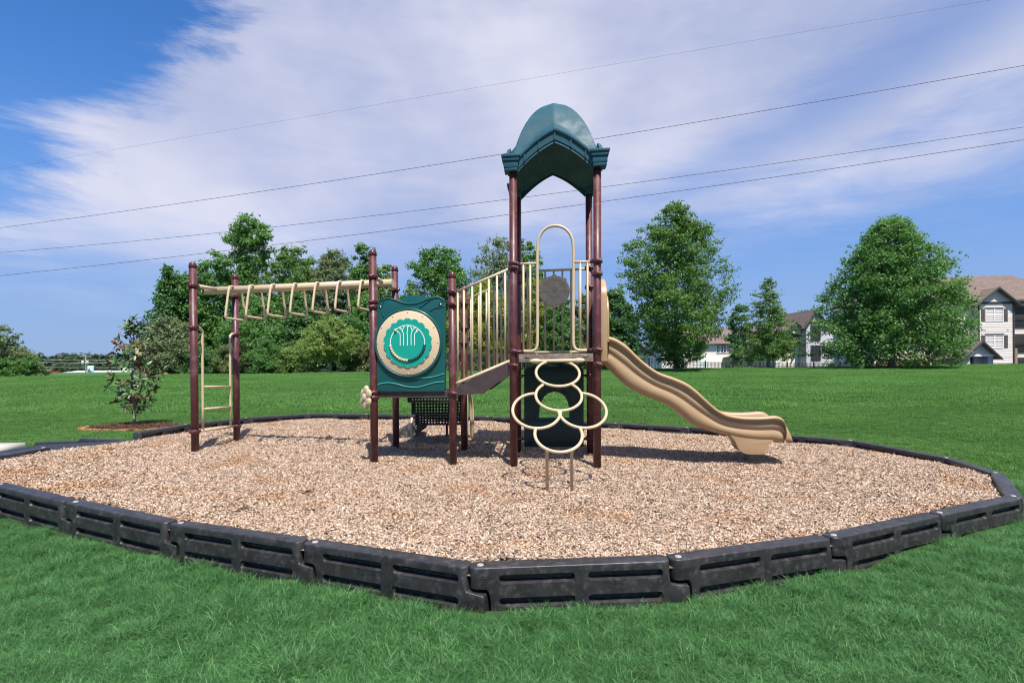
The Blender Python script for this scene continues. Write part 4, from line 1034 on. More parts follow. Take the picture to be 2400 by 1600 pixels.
# --- handles on posts at the low deck rear
TS = empty('transfer_stair', (-1.2,8.2,.4)); TS.parent = PS; TS.matrix_parent_inverse = wm(PS).inverted()
xl, xr = -1.47, -.70
ys_ = [7.66, 7.96, 8.26, 8.50]; zs = [.88,.685,.49,.30]
for i in range(3):
    sheet = perf_sheet((xl,ys_[i],zs[i+1]), (1,0,0), (0,0,1), xr-xl, zs[i]-zs[i+1], 15, 4, .019, .05, .012)
    sheet.build('perforated_riser', M_black, TS)
    MB().box((xl,ys_[i],zs[i+1]-.012),(xr,ys_[i+1],zs[i+1]-.002)).build('tread', M_black, TS)
for x in (xl-.008, xr+.002):
    M = frame((x,0,0),(0,1,0),(1,0,0)); MB().prism([(7.58,.90),(7.58,.70),(8.05,.33),(8.40,.26),(8.52,.28),(8.52,.34),(7.75,.93)], 0, .006, M).build('stringer', M_black if x < -1 else M_board, TS)
for x in (-1.12,-.93): MB().lathe([(0,0),(.018,0),(.014,.008),(0,.01)], 10, Matrix.Translation((x,8.255,.33)) @ Matrix.Rotation(PI/2,4,'X')).build('bolt', M_screw, TS)
for (x,y,z1,r) in ((-1.50,8.15,.42,.019),(-1.02,8.5,.32,.019),(-.66,7.95,.98,.018)): MB().tube([(x,y,z1),(x,y,-.2)], r, 10).build('leg', M_tan if x != -1.02 else M_maroon, TS)
TPp = [Vector((-1.98,8.62,.36)), Vector((-1.35,8.92,.36))]
M = frame((-1.74,8.42,.07), Vector((.80,.10,.52)), Vector((-.12,.99,0)))
MB().box((.0,0,-.09),(.44,.42,.10), M).build('transfer_step', M_step, TS, bevel=.012)
for k in range(4): MB().box((.28,-.02,-.06+.035*k),(.44,-.004,-.04+.035*k), M).build('step_rib', M_board, TS)
# handrails rising to rear post R3
for dx in (0,.07):
    part('handrail', [on('R3',1.52)+Vector((-.03,.02,0)), Vector((-.80+dx,7.72,1.50)), Vector((-.80+dx,7.9,1.38)), Vector((-.66+dx*.5,8.35,.70)), Vector((-.64+dx*.5,8.42,.35)), Vector((-.64+dx*.5,8.42,-.1))], .0155, M_tan, TS, 8, 5)
stub(TS, on('R3',1.50), on('R3',1.50)+Vector((-.11,.03,0)), .018); clamp(PO['R3'], 'R3', 1.50)

# --- roof
RF = empty('roof_canopy', (.5,6.8,3.45)); RF.parent = PS; RF.matrix_parent_inverse = wm(PS).inverted()
tp = {k: on(k, 3.45) for k in ('F4','F5','R4','R5')}
rc = (tp['F4']+tp['F5']+tp['R4']+tp['R5'])/4; rex = ((tp['F5']-tp['F4'])+(tp['R5']-tp['R4'])).normalized(); rey = ((tp['R4']-tp['F4'])+(tp['R5']-tp['F5'])).normalized()
PH = ((tp['F5']-tp['F4']).length+(tp['R5']-tp['R4']).length)/4
HS = .535
def RW(u, v, z): return rc+rex*(u*HS)+rey*(v*HS)+Vector((0,0,z-3.45))
def garch(u): a = min(1., abs(u)/.80); return 1-(.55*a+.45*a*a)
def zout(u, v):
    m = max(abs(u), abs(v)); dome = 3.43+1.0*max(0,1-(m/1.0)**2)**.60-.13*min(abs(u),abs(v)) if m < 1 else 3.43
    hood = lambda a, c: 3.575+.31*garch(a)+.55*(1-abs(c))*(.9)
    zz = [dome]
    zz.append(hood(u, v) if abs(v) > .5 else 0); zz.append(hood(v, u) if abs(u) > .5 else 0)
    h1 = 3.575+.31*garch(u)+.62*(1-abs(v)) if abs(v) >= abs(u)*.9 else 0
    h2 = 3.575+.31*garch(v)+.62*(1-abs(u)) if abs(u) >= abs(v)*.9 else 0
    return max(dome, min(h1, 4.10) if h1 else 0, min(h2, 4.10) if h2 else 0)
def zin(u, v):
    a = 3.46+.30*garch(u*.94)+.22*(1-abs(v)**1.5); c = 3.46+.30*garch(v*.94)+.22*(1-abs(u)**1.5)
    return max(a, c)
NG = 64; t_ = np.sin(np.linspace(-PI/2, PI/2, NG+1)); t_ = np.linspace(-1,1,NG+1)*.5+t_*.5
def hf(f, sc_, name, mt):
    V = [RW(u*sc_, v*sc_, f(u, v)) for v in t_ for u in t_]; F = [(j*(NG+1)+i, j*(NG+1)+i+1, (j+1)*(NG+1)+i+1, (j+1)*(NG+1)+i) for j in range(NG) for i in range(NG)]
    b = MB(); b.add(V, F, True); return b.build(name, mt, RF)
o = hf(zout, .99, 'outer_shell', M_teal)
try: o.data.set_sharp_from_angle(angle=math.radians(24))
except Exception: pass
o = hf(zin, .985, 'inner_vault', M_teal)
try: o.data.set_sharp_from_angle(angle=math.radians(20))
except Exception: pass
# eaves: moulded band following the arch on each of four sides
band = [(-.03,.10),(.0,.10),(.012,.045),(.012,-.045),(.034,-.052),(.036,-.064),(.044,-.068),(.044,-.030),(.058,-.020),(.060,.012),(.045,.026),(.020,.030),(.012,.022)]
band = [(0,-.135),(.018,-.135),(.014,-.105),(.024,-.100),(.024,-.020),(.036,-.012),(.045,.004),(.045,.026),(.034,.040),(.0,.046)]
us = np.linspace(-.80,.80,41)
for q in range(4):
    Rq = Matrix.Rotation(q*PI/2, 3, 'Z'); V = []; F = []
    for u in us:
        z = 3.565+.31*garch(u)
        for n_, dz in band:
            v = Rq @ Vector((u, -1-n_/HS, 0)); V.append(RW(v.x, v.y, z+dz))
    m = len(band)
    for i in range(len(us)-1):
        for k in range(m): F.append((i*m+k, i*m+(k+1)%m, (i+1)*m+(k+1)%m, (i+1)*m+k))
    F += [tuple(range(m)), tuple((len(us)-1)*m+k for k in range(m))]
    b = MB(); b.add(V, F); e_ = b.build('eave_band', M_teal, RF)
    for u in (-.655,-.345,0,.345,.655):
        z = 3.565+.31*garch(u); v0 = Rq @ Vector((u-.012, -1-.030/HS, 0)); 
        pts = []
        for du, nn, dz in ((-.014,.028,-.10),(.014,.028,-.10),(.014,.028,-.02),(-.014,.028,-.02),(-.014,.037,-.10),(.014,.037,-.10),(.014,.037,-.02),(-.014,.037,-.02)):
            v = Rq @ Vector((u+du, -1-nn/HS, 0)); pts.append(RW(v.x, v.y, 3.565+.31*garch(u+du)+dz))
        b = MB(); b.add(pts, [(0,1,2,3),(4,5,6,7),(0,1,5,4),(1,2,6,5),(2,3,7,6),(3,0,4,7)])
        b.build('band_rib', M_teal, e_)
for su, sv, key in ((-1,-1,'F4'),(1,-1,'F5'),(-1,1,'R4'),(1,1,'R5')):
    c = tp[key]; M = Matrix((rex, rey, Vector((0,0,1)))).transposed().to_4x4(); cx_ = rc+rex*(su*(.508))+rey*(sv*(.508)); M.translation = Vector((cx_.x, cx_.y, 0))
    b = MB(); M2 = M.copy(); M2.translation = Vector((c.x, c.y, 0)); zc = c.z
    b.box((-.078,-.078,zc-.01),(.078,.078,zc+.03), M); b.box((-.084,-.084,3.475),(.084,.084,3.56), M); b.box((-.098,-.098,3.55),(.098,.098,3.60), M); b.box((-.110,-.110,3.592),(.110,.110,3.625), M)
    b.build('corner_capital', M_teal, RF, bevel=.010)
# ---------------- buildings ----------------
def M_siding(name, col, shade=.75, pitch=.16):
    m = bpy.data.materials.new(name); m.use_nodes = True; g = G(m.node_tree); p = m.node_tree.nodes['Principled BSDF']
    pos = g.new('ShaderNodeNewGeometry').outputs['Position']; sx = g.new('ShaderNodeSeparateXYZ'); g.put(sx.inputs[0], pos)
    fr = g.math('FRACT', g.math('DIVIDE', sx.outputs[2], pitch)); n = g.noise(pos, 2.5, 4)
    c = g.mix(g.ramp(n, .3, .7), tuple(x*.93 for x in col), col)
    g.put(p.inputs['Base Color'], c); p.inputs['Roughness'].default_value = .6
    b = g.new('ShaderNodeBump'); b.inputs['Distance'].default_value = .035; b.inputs['Strength'].default_value = 1; g.put(b.inputs['Height'], g.math('SUBTRACT', 1.0, fr)); g.l.new(b.outputs[0], p.inputs['Normal']); return m
def M_shingle(name, col):
    m = bpy.data.materials.new(name); m.use_nodes = True; g = G(m.node_tree); p = m.node_tree.nodes['Principled BSDF']
    pos = g.new('ShaderNodeNewGeometry').outputs['Position']
    br = g.new('ShaderNodeTexBrick'); mp = g.new('ShaderNodeMapping'); g.put(mp.inputs[0], pos); mp.inputs['Rotation'].default_value = (PI/2,0,0); g.l.new(mp.outputs[0], br.inputs[0])
    br.inputs['Scale'].default_value = 1.0; br.inputs['Brick Width'].default_value = .5; br.inputs['Row Height'].default_value = .16; br.inputs['Mortar Size'].default_value = .012
    br.inputs['Color1'].default_value = tuple(c*1.12 for c in col)+(1,); br.inputs['Color2'].default_value = tuple(c*.84 for c in col)+(1,); br.inputs['Mortar'].default_value = tuple(c*.5 for c in col)+(1,)
    c = g.mix(g.math('MULTIPLY', g.ramp(g.noise(pos, 1.2, 5), .4, .7), .3), br.outputs[0], tuple(x*.75 for x in col))
    g.put(p.inputs['Base Color'], c); p.inputs['Roughness'].default_value = .9; return m
M_sid = M_siding('beige_siding', (.66,.57,.50)); M_sidb = M_siding('grey_siding', (.44,.43,.46)); M_sidw = M_siding('cream_siding', (.74,.66,.60))
M_shg = M_shingle('brown_shingles', (.175,.125,.10))
M_trimd = mat('dark_trim', (.045,.045,.05), .5); M_trimw = mat('white_trim', (.75,.74,.72), .5); M_shut = mat('dark_shutter', (.10,.085,.08), .6)
M_dark = mat('painted_opening_shade', (.03,.026,.024), .7); M_fence = mat('black_iron', (.02,.02,.02), .5)  # M_dark: near-black tone that stands in for shade inside openings
def M_glass(name, col):
    m = bpy.data.materials.new(name); m.use_nodes = True; g = G(m.node_tree); p = m.node_tree.nodes['Principled BSDF']
    p.inputs['Base Color'].default_value = col+(1,); p.inputs['Roughness'].default_value = .06; p.inputs['Specular IOR Level'].default_value = .9; return m
M_pane = M_glass('window_glass_over_blinds', (.26,.27,.30)); M_paned = M_glass('dark_window_glass', (.03,.035,.04))
def M_stone_():
    m = bpy.data.materials.new('tan_stone'); m.use_nodes = True; g = G(m.node_tree); p = m.node_tree.nodes['Principled BSDF']
    pos = g.new('ShaderNodeNewGeometry').outputs['Position']; mp = g.new('ShaderNodeMapping'); g.put(mp.inputs[0], pos); mp.inputs['Rotation'].default_value = (PI/2,0,0)
    br = g.new('ShaderNodeTexBrick'); g.l.new(mp.outputs[0], br.inputs[0]); br.inputs['Scale'].default_value = 1; br.inputs['Brick Width'].default_value = .55; br.inputs['Row Height'].default_value = .17; br.inputs['Mortar Size'].default_value = .02
    br.inputs['Color1'].default_value = (.50,.30,.15,1); br.inputs['Color2'].default_value = (.24,.13,.08,1); br.inputs['Mortar'].default_value = (.12,.09,.07,1)
    g.put(p.inputs['Base Color'], br.outputs[0]); p.inputs['Roughness'].default_value = .9
    b = g.new('ShaderNodeBump'); b.inputs['Distance'].default_value = .04; g.put(b.inputs['Height'], br.outputs[1]); b.invert = True; g.l.new(b.outputs[0], p.inputs['Normal']); return m
M_stone = M_stone_()
def gable_roof(name, x0, x1, ze, zr, y0, y1, parent, mt=None, over=.35, trim=True, th=.16):
    """ridge runs along y (gable faces the camera)"""
    xc = (x0+x1)/2; k = (zr-ze)/(xc-x0); b = MB()
    ol = [(x0-over, ze-over*k), (xc, zr), (x1+over, ze-over*k), (x1+over, ze-over*k-th), (xc, zr-th), (x0-over, ze-over*k-th)]
    r = MB().prism(ol, y0-.45, y1).build(name, mt or M_shg, parent)
    if trim:
        ol = [(x0-over-.06, ze-over*k-.06), (xc, zr+.03), (x1+over+.06, ze-over*k-.06), (x1+over+.06, ze-over*k-.24), (xc, zr-.17), (x0-over-.06, ze-over*k-.24)]
        MB().prism(ol, y0-.56, y0-.455).build('barge_board', M_trimd, r)
    return r
def window(parent, xc, zc, w, h, y, pane=None, shut=True, grid=True):
    fr = MB(); t = .07
    for lo, hi in (((xc-w/2-t,y-.07,zc-h/2-t),(xc-w/2,y+.02,zc+h/2+t)), ((xc+w/2,y-.07,zc-h/2-t),(xc+w/2+t,y+.02,zc+h/2+t)), ((xc-w/2,y-.07,zc+h/2),(xc+w/2,y+.02,zc+h/2+t)), ((xc-w/2,y-.07,zc-h/2-t),(xc+w/2,y+.02,zc-h/2))): fr.box(lo, hi)
    if grid:
        fr.box((xc-.06,y-.066,zc-h/2),(xc+.06,y+.01,zc+h/2)); fr.box((xc-w/2,y-.05,zc-.04),(xc+w/2,y+.01,zc+.04))
        for q in (-1,1):
            fr.box((xc+q*w/4-.012,y-.03,zc-h/2),(xc+q*w/4+.012,y+.0,zc+h/2))
    f = fr.build('window', M_trimw, parent); MB().box((xc-w/2,y-.015,zc-h/2),(xc+w/2,y+.015,zc+h/2)).build('pane', pane or M_pane, f)
    MB().box((xc-w/2-.12,y-.10,zc+h/2+t),(xc+w/2+.12,y-.0,zc+h/2+t+.08)).build('lintel_trim', M_trimd, f)
    if shut:
        for q in (-1,1):
            s = MB(); a = xc+q*(w/2+t+.26); s.box((a-.20,y-.06,zc-h/2-.03),(a+.20,y,zc+h/2+.03))
            for k in range(12): z = zc-h/2+h*(k+.5)/12; s.box((a-.15,y-.075,z-.03),(a+.15,y-.055,z+.02))
            s.build('shutter', M_shut, parent)
    return f
# building A: right edge, three storeys
Y0 = 60.0; bx = lambda px: ray(px, 800)[0]*Y0; bz = lambda py, px=2330: CAMZ+ray(px, py)[1]*Y0
A_ = empty('apartment_building', (bx(2330), Y0, -1)); tag(A_, 'beige three-storey apartment block with gabled bay, shuttered windows and brown roof', 'building')
xL, xR = bx(2293), bx(2375); gz0 = -1.3; ev = bz(708)
MB().box((bx(2060),Y0+.8,gz0),(bx(2560),Y0+8.5,bz(709))).build('wall', M_sid, A_)
def siding(x0, x1, z0, z1, y, parent, clip=None, pitch=.19):
    V = []; F = []; n = int((z1-z0)/pitch)+1
    for k in range(n):
        a = z0+k*pitch; b_ = min(z1, a+pitch); xa_, xb__ = x0, x1; xc_, xd_ = x0, x1
        if clip: xa_, xb__ = clip(a); xc_, xd_ = clip(b_)
        o = len(V); V += [(xa_,y-.035,a),(xb__,y-.035,a),(xd_,y-.004,b_),(xc_,y-.004,b_),(xa_,y+.05,a),(xb__,y+.05,a)]; F += [(o,o+1,o+2,o+3),(o,o+4,o+5,o+1)]
    b = MB(); b.add(V, F); return b.build('siding', M_sid, parent)
MB().box((xL,Y0,gz0),(xR,Y0+.78,bz(709)+.0)).build('bay_wall', M_sid, A_)
siding(xL, xR, gz0, bz(713), Y0, A_)['kind'] = 'stuff'
siding(xR+.14, bx(2391), bz(816), bz(713), Y0+.80, A_)['kind'] = 'stuff'
_z0, _z1 = bz(707), bz(680); siding(0, 0, _z0, _z1, Y0, A_, clip=lambda z: (xL+(xR-xL)/2*(z-_z0)/(_z1-_z0), xR-(xR-xL)/2*(z-_z0)/(_z1-_z0)))['kind'] = 'stuff'
MB().prism([(xL,bz(709)),(xR,bz(709)),((xL+xR)/2,bz(678))], Y0+.0, Y0+1.2).build('gable_wall', M_sid, A_)
MB().box((xL-.12,Y0-.10,bz(712)),(xR+.12,Y0-.004,bz(707))).build('gable_band', M_trimd, A_)
gable_roof('gable_roof', xL, xR, bz(706), bz(674), Y0, Y0+6.5, A_, over=.55)
# main hipped roof
xa, xb_, ya, yb_ = bx(2052), bx(2560), Y0+.1, Y0+9.2; ze = bz(703); zr = bz(646)+1.15
rl, rr_, ym = bx(2140)*1.075, bx(2372)*1.075, Y0+4.6
r = MB(); r.add([(xa,ya,ze),(xb_,ya,ze),(xb_,yb_,ze),(xa,yb_,ze),(rl,ym,zr-.7),(rr_,ym,zr-.4)], [(0,1,5,4),(1,2,5),(2,3,4,5),(3,0,4),(0,3,2,1)]); r = r.build('roof', M_shg, A_)
MB().box((xa,ya-.08,ze-.22),(xL-.6,ya+.05,ze+.02)).build('gutter', M_trimd, A_); MB().box((xR+.6,ya-.08,ze-.22),(xb_,ya+.05,ze+.02)).build('gutter', M_trimd, A_)
wx = bx(2331)
for py in (738, 800): window(A_, wx-.02, bz(py), 1.85, 1.35, Y0)
for px in (2293.5, 2375): MB().box((bx(px)-.06,Y0-.13,gz0),(bx(px)+.06,Y0-.01,bz(709))).build('downpipe', M_trimd, A_)
MB().box((bx(2377),Y0+.3,gz0),(bx(2391),Y0+.82,bz(817))).build('stone_pier', M_stone, A_)
# stair opening / balconies at the far right: dark slabs carry the inner shade as colour
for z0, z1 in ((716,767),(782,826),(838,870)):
    e_ = MB().box((bx(2392),Y0+.70,bz(z1)),(bx(2440),Y0+.795,bz(z0))).build('balcony_shade_slab', M_dark, A_)
    rb = MB(); 
    for k in range(20): xx = bx(2392)+.12*k; rb.box((xx,Y0+.55,bz(z1)),(xx+.02,Y0+.57,bz(z1)+1.0))
    rb.box((bx(2392),Y0+.54,bz(z1)+1.0),(bx(2440),Y0+.58,bz(z1)+1.05)); rb.build('balcony_railing', M_fence, e_)
for px in (2302, 2308, 2362): MB().box((bx(px)-.11,Y0-.08,bz(773)),(bx(px)+.11,Y0-.002,bz(770.5))).build('wall_vent', M_trimw, A_)
MB().box((bx(2270),Y0+.74,bz(790)),(bx(2276),Y0+.79,bz(764))).build('wall_vent', M_trimw, A_)
# small garage / porch in front
Yg = Y0-5; gx_ = lambda px: ray(px, 800)[0]*Yg; gzz = lambda py, px=2300: CAMZ+ray(px, py)[1]*Yg
GA = empty('porch_building', (gx_(2297), Yg, -1)); tag(GA, 'low gabled garage with dark opening in front of the beige apartment block', 'garage')
x0, x1 = gx_(2262), gx_(2328)
MB().box((x0,Yg+.0,gz0),(x0+.5,Yg+3.8,gzz(833))).build('wall', M_sidb, GA); MB().box((x1-.5,Yg+.0,gz0),(x1,Yg+3.8,gzz(833))).build('wall', M_sidb, GA)
MB().box((x0+.5,Yg+1.2,gz0),(x1-.5,Yg+1.3,gzz(833))).build('door_shade_panel', M_dark, GA)  # dark panel puts the shade of the open porch into colour
MB().box((gx_(2300),Yg+.9,gz0),(gx_(2318),Yg+1.15,gzz(835))).build('door', M_sidb, GA)
MB().prism([(x0,gzz(830)),(x1,gzz(830)),((x0+x1)/2,gzz(804))], Yg-.0, Yg+.2).build('gable_wall', M_sid, GA)
MB().box((x0-.1,Yg-.06,gzz(835)),(x1+.1,Yg+.1,gzz(830))).build('beam', M_trimw, GA)
gable_roof('roof', x0, x1, gzz(829), gzz(799), Yg, Yg+4, GA, over=.45)
# low wing with stone base, seen under the big round tree
MB().box((bx(2066),Y0-.2,gz0),(bx(2255),Y0+.75,bz(840))).build('stone_base', M_stone, A_)
for px in (2095, 2160, 2215):
    window(A_, bx(px), bz(800), 1.3, 1.3, Y0+.78, shut=False); window(A_, bx(px), bz(740), 1.3, 1.3, Y0+.78, shut=False)
# building B: grey gabled block behind the round tree
Yb = 78.; gx2 = lambda px: ray(px, 800)[0]*Yb; gz2 = lambda py, px=1910: CAMZ+ray(px, py)[1]*Yb
Bd = empty('apartment_building', (gx2(1920), Yb, -1.3)); tag(Bd, 'grey gabled apartment block half hidden by the big round tree', 'building')
x0, x1 = gx2(1890), gx2(1934); MB().box((x1,Yb+.6,-1.6),(gx2(2000),Yb+9,gz2(765))).build('wall', M_sidb, Bd)
MB().box((x0,Yb,-1.6),(x1-.01,Yb+9,gz2(757))).build('wall', M_sidb, Bd)
MB().prism([(x0,gz2(757)),(x1,gz2(757)),((x0+x1)/2,gz2(727))], Yb, Yb+.3).build('gable_wall', M_sidb, Bd)
gable_roof('roof', x0, x1, gz2(757), gz2(724), Yb, Yb+10, Bd, over=.5)
MB().box((x0-.05,Yb-.06,gz2(758)),(x1,Yb-.004,gz2(754))).build('gable_band', M_trimd, Bd)
for z0, z1 in ((762,797),(809,845)):
    f = MB().box((gx2(1901),Yb-.08,gz2(z1)),(gx2(1922),Yb-.004,gz2(z0))).build('balcony_door', M_paned, Bd)
    b = MB()
    for px in (1901,1907.5,1914.5,1922): b.box((gx2(px)-.05,Yb-.12,gz2(z1)),(gx2(px)+.05,Yb-.085,gz2(z0)))
    b.build('door_frame', M_trimd, f)
# building C: long low block with brown roofs behind the small tree
Bc = empty('townhouse', (gx2(1780), Yb+2, -1.3)); tag(Bc, 'cream townhouse row with brown hipped roof behind the small open tree', 'building')
MB().box((gx2(1560),Yb+2,-1.6),(gx2(1889),Yb+12,gz2(803))).build('wall', M_sidw, Bc)
b = MB(); xa, xb_ = gx2(1560), gx2(1905); b.add([(xa,Yb+1.4,gz2(803)),(xb_,Yb+1.4,gz2(803)),(xb_,Yb+12,gz2(803)),(xa,Yb+12,gz2(803)),(xa+2,Yb+7,gz2(766)+.3),(xb_-1,Yb+7,gz2(766)+.3)], [(0,1,5,4),(1,2,5),(2,3,4,5),(3,0,4),(0,3,2,1)]); b.build('roof', M_shg, Bc)
gable_roof('side_gable_roof', gx2(1848), gx2(1896), gz2(775), gz2(753), Yb+1.0, Yb+9, Bc, over=.4)
MB().prism([(gx2(1848),gz2(780)),(gx2(1896),gz2(780)),((gx2(1848)+gx2(1896))/2,gz2(756))], Yb+1.0, Yb+1.3).build('gable_wall', M_sidb, Bc)
gable_roof('front_gable_roof', gx2(1755), gx2(1830), gz2(818), gz2(786), Yb-1.0, Yb+6, Bc, over=.4)
MB().prism([(gx2(1755),gz2(822)),(gx2(1830),gz2(822)),((gx2(1755)+gx2(1830))/2,gz2(788))], Yb-1.0, Yb-.7).build('gable_wall', M_sidw, Bc)
for px in (1700,1716,1790,1850,1872): window(Bc, gx2(px), gz2(816), .95, 1.0, Yb+1.98, shut=False, pane=M_paned)
for px in (1640,1735,1815): MB().box((gx2(px),Yb+1.9,-1.6),(gx2(px+34),Yb+1.97,gz2(838))).build('garage_door', M_trimw, Bc)
MB().prism([(gx2(1708),gz2(840)),(gx2(1772),gz2(822)),(gx2(1772),gz2(818)),(gx2(1706),gz2(836))], Yb-.6, Yb+1.9).build('lean_to_roof', M_shg, Bc)
MB().box((gx2(1808),Yb+1.6,-1.6),(gx2(1840),Yb+1.97,gz2(860))).build('stone_base', M_stone, Bc)
# building D: cream gable seen through the tower rails
Yd = 52.; dx_ = lambda px: ray(px, 800)[0]*Yd; dz_ = lambda py, px=1380: CAMZ+ray(px, py)[1]*Yd
Dd = empty('clubhouse', (dx_(1390), Yd, -1)); tag(Dd, 'cream gabled clubhouse with round vent seen between the tower rails and slide', 'building')
x0, x1 = dx_(1296), dx_(1520)
MB().box((x0,Yd,-2),(x1,Yd+8,dz_(822))).build('wall', M_sidw, Dd)
MB().prism([(x0,dz_(822)),(x1,dz_(822)),((x0+x1)/2,dz_(742))], Yd, Yd+.4).build('gable_wall', M_sidw, Dd)
gable_roof('roof', x0, x1, dz_(822), dz_(740), Yd, Yd+9, Dd, over=.5)
MB().lathe([(.0,0),(.40,0),(.40,.06),(.30,.06),(.30,.02),(0,.02)], 20, Matrix.Translation((dx_(1385),Yd-.0,dz_(795))) @ Matrix.Rotation(PI/2,4,'X')).build('round_vent', M_shut, Dd)
for px in (1425,1470): window(Dd, dx_(px), dz_(840), 1.1, 1.3, Yd, shut=False, pane=M_paned)

# ---------------- fence ----------------
def fence_run(P0, P1, label, name='iron_fence'):
    P0 = Vector(P0); P1 = Vector(P1); d = P1-P0; L = d.length; n = max(1, round(L/2.4)); st = d/n
    F_ = empty(name, (P0.x, P0.y, tz(P0.x,P0.y))); tag(F_, label, 'fence')
    for i in range(n+1):
        p = P0+st*i; z = tz(p.x, p.y); MB().box((p.x-.035,p.y-.035,z-.2),(p.x+.035,p.y+.035,z+1.42)).add([], []).build('post', M_fence, F_)
        if i == n: break
        q = P0+st*(i+1); zq = tz(q.x, q.y); u = st.normalized(); b = MB()
        for hh in (.12, 1.05, 1.25):
            b.tube([(p.x,p.y,z+hh),(q.x,q.y,zq+hh)], .018, 4, caps=False)
        m = 20
        for k in range(m):
            t = (k+.5)/m; c = p.lerp(q, t); zz = z+(zq-z)*t; b.box((c.x-.015,c.y-.012,zz+.05),(c.x+.015,c.y+.012,zz+1.32))
        o = b.build('picket_panel', M_fence, F_); o['kind'] = 'stuff'
fence_run((4.0,43.2,0), (34.5,46.5,0), 'black iron picket fence running behind the right half of the lawn crest')
fence_run((-8.5,39.5,0), (3.5,43.0,0), 'short run of black iron fence seen between the stair rails and tower')

# ---------------- parked vehicles ----------------
M_carb = mat('dark_blue_car_paint', (.018,.026,.05), .22, .02, coat=.6); M_cars = mat('silver_car_paint', (.35,.37,.40), .28, .02, coat=.5); M_tyre = mat('tyre_rubber', (.015,.015,.015), .8); M_rim = mat('alloy_rim', (.45,.45,.46), .3, metal=.7)
M_lamp = M_glass('lamp_glass', (.55,.50,.48))
def car(x, y, z, rz, paint, label):
    e = empty('parked_car', (x,y,z), rz); tag(e, label, 'car')
    def P(b, nm, m, pr=e, bevel=0): o = b.build(nm, m, None, bevel=bevel); o.parent = pr; return o
    W_ = .90
    prof = [(-2.30,.35),(-2.36,.75),(-2.25,1.00),(-1.25,1.08),(2.05,1.08),(2.28,1.0),(2.32,.45),(2.2,.30),(-2.1,.28)]
    P(MB().prism(prof, -W_, W_), 'body', paint, bevel=.06)
    gl = [(-1.22,1.07),(-.55,1.60),(1.55,1.66),(2.08,1.07)]; P(MB().prism(gl, -W_+.10, W_-.10), 'windows', M_paned, bevel=.05)
    b = MB(); b.box((-.55,-W_+.09,1.60),(1.6,W_-.09,1.70)); b.box((.28,-W_+.07,1.05),(.38,W_-.07,1.64)); b.box((1.30,-W_+.07,1.05),(1.45,W_-.07,1.64)); P(b, 'roof', paint, bevel=.03)
    for sx in (-1.45, 1.42):
        for sy in (-1,1):
            M = Matrix.Translation((sx, sy*(W_-.10), .35)) @ Matrix.Rotation(PI/2, 4, 'X')
            w = P(MB().lathe([(.20,-.11),(.33,-.11),(.36,-.07),(.36,.07),(.33,.11),(.20,.11)], 22, M), 'wheel', M_tyre); MB_ = MB().lathe([(0,-.09),(.2,-.10),(.2,.10),(0,.09)], 14, M).build('rim', M_rim); MB_.parent = w
    for sy in (-1,1): P(MB().box((-2.36,sy*.66-.16,.72),(-2.22,sy*.66+.16,.90)), 'headlight', M_lamp, bevel=.02); P(MB().box((2.20,sy*.72-.10,.80),(2.33,sy*.72+.10,1.02)), 'tail_light', M_maroon, bevel=.02)
    for sy in (-1,1): P(MB().ball((-.95, sy*(W_+.08), 1.10), .07,.10,.08, n=8, m=6), 'wing_mirror', paint)
    return e
cp_ = at(1771, 860, 56); car(cp_.x, 56, tz(cp_.x,56)+.25, math.radians(4), M_carb, 'dark blue parked car seen through the iron fence under the small tree')
cp_ = at(1560, 860, 54); car(cp_.x, 54, tz(cp_.x,54)+.05, math.radians(60), mat('light_blue_car_paint', (.12,.22,.42), .25, .02, coat=.5), 'light blue parked car glimpsed under the tall tree right of the slide')
lot = slab('parking_lot', np.linspace(8,60,30), np.linspace(48,59.5,8), mat('asphalt', (.05,.05,.052), .9, .15, 4), .02); tag(lot, kind='structure')

# ---------------- power lines ----------------
M_wire = mat('cable_black', (.03,.028,.03), .6)
def cable(pts, r, label):
    (a, b_, c_) = pts; P = [at(*p) for p in pts]
    # parabola through three points, run on well past the frame
    out = []
    for t in np.linspace(-.55, 1.6, 60):
        tm = .5; l0 = (t-tm)*(t-1)/(tm); l1 = t*(t-1)/(tm*(tm-1)); l2 = t*(t-tm)/(1-tm); out.append(P[0]*l0+P[1]*l1+P[2]*l2)
    o = MB().tube(out, r, 6).build('power_line', M_wire); tag(o, label, 'power line', 'power lines crossing the sky')
def mid(px, py, Ya, Yb, u0, u1):   # depth of the straight line in plan at that px
    xa, xb_ = u0*Ya, u1*Yb; a = ray(px, py)[0]; t = (a*Ya-xa)/((xb_-xa)-a*(Yb-Ya)); return Ya+t*(Yb-Ya)
def cab(l, m, r, rad, label, Ya=43, Yb=27):
    ua, ub = ray(*l)[0], ray(*r)[0]; xa, xb_ = ua*Ya, ub*Yb; xm, Ym = (xa+xb_)/2, (Ya+Yb)/2
    # find py at plan midpoint by interpolating the measured middle point
    am = xm/Ym; pxm = 1200+am*FPX
    ym_ = np.interp(pxm, [l[0], m[0], r[0]], [l[1], m[1], r[1]])
    # quadratic through l,m,r in the image for a smooth mid value
    c = np.polyfit([l[0],m[0],r[0]], [l[1],m[1],r[1]], 2); ym_ = np.polyval(c, pxm)
    cable([(l[0],l[1],Ya),(pxm,ym_,Ym),(r[0],r[1],Yb)], rad, label)
cab((0,534),(1178,362),(2400,154), .014, 'dark power line passing just behind the teal roof')
cab((0,592),(1190,468.5),(2400,298), .0125, 'upper of the two lower power lines passing behind the roof posts')
cab((0,646),(1190,504),(2400,328), .0135, 'lowest power line, crossing the top of the tall poplar')
cab((0,397),(1200,191.5),(2327,0), .005, 'faint thin power line highest in the sky')
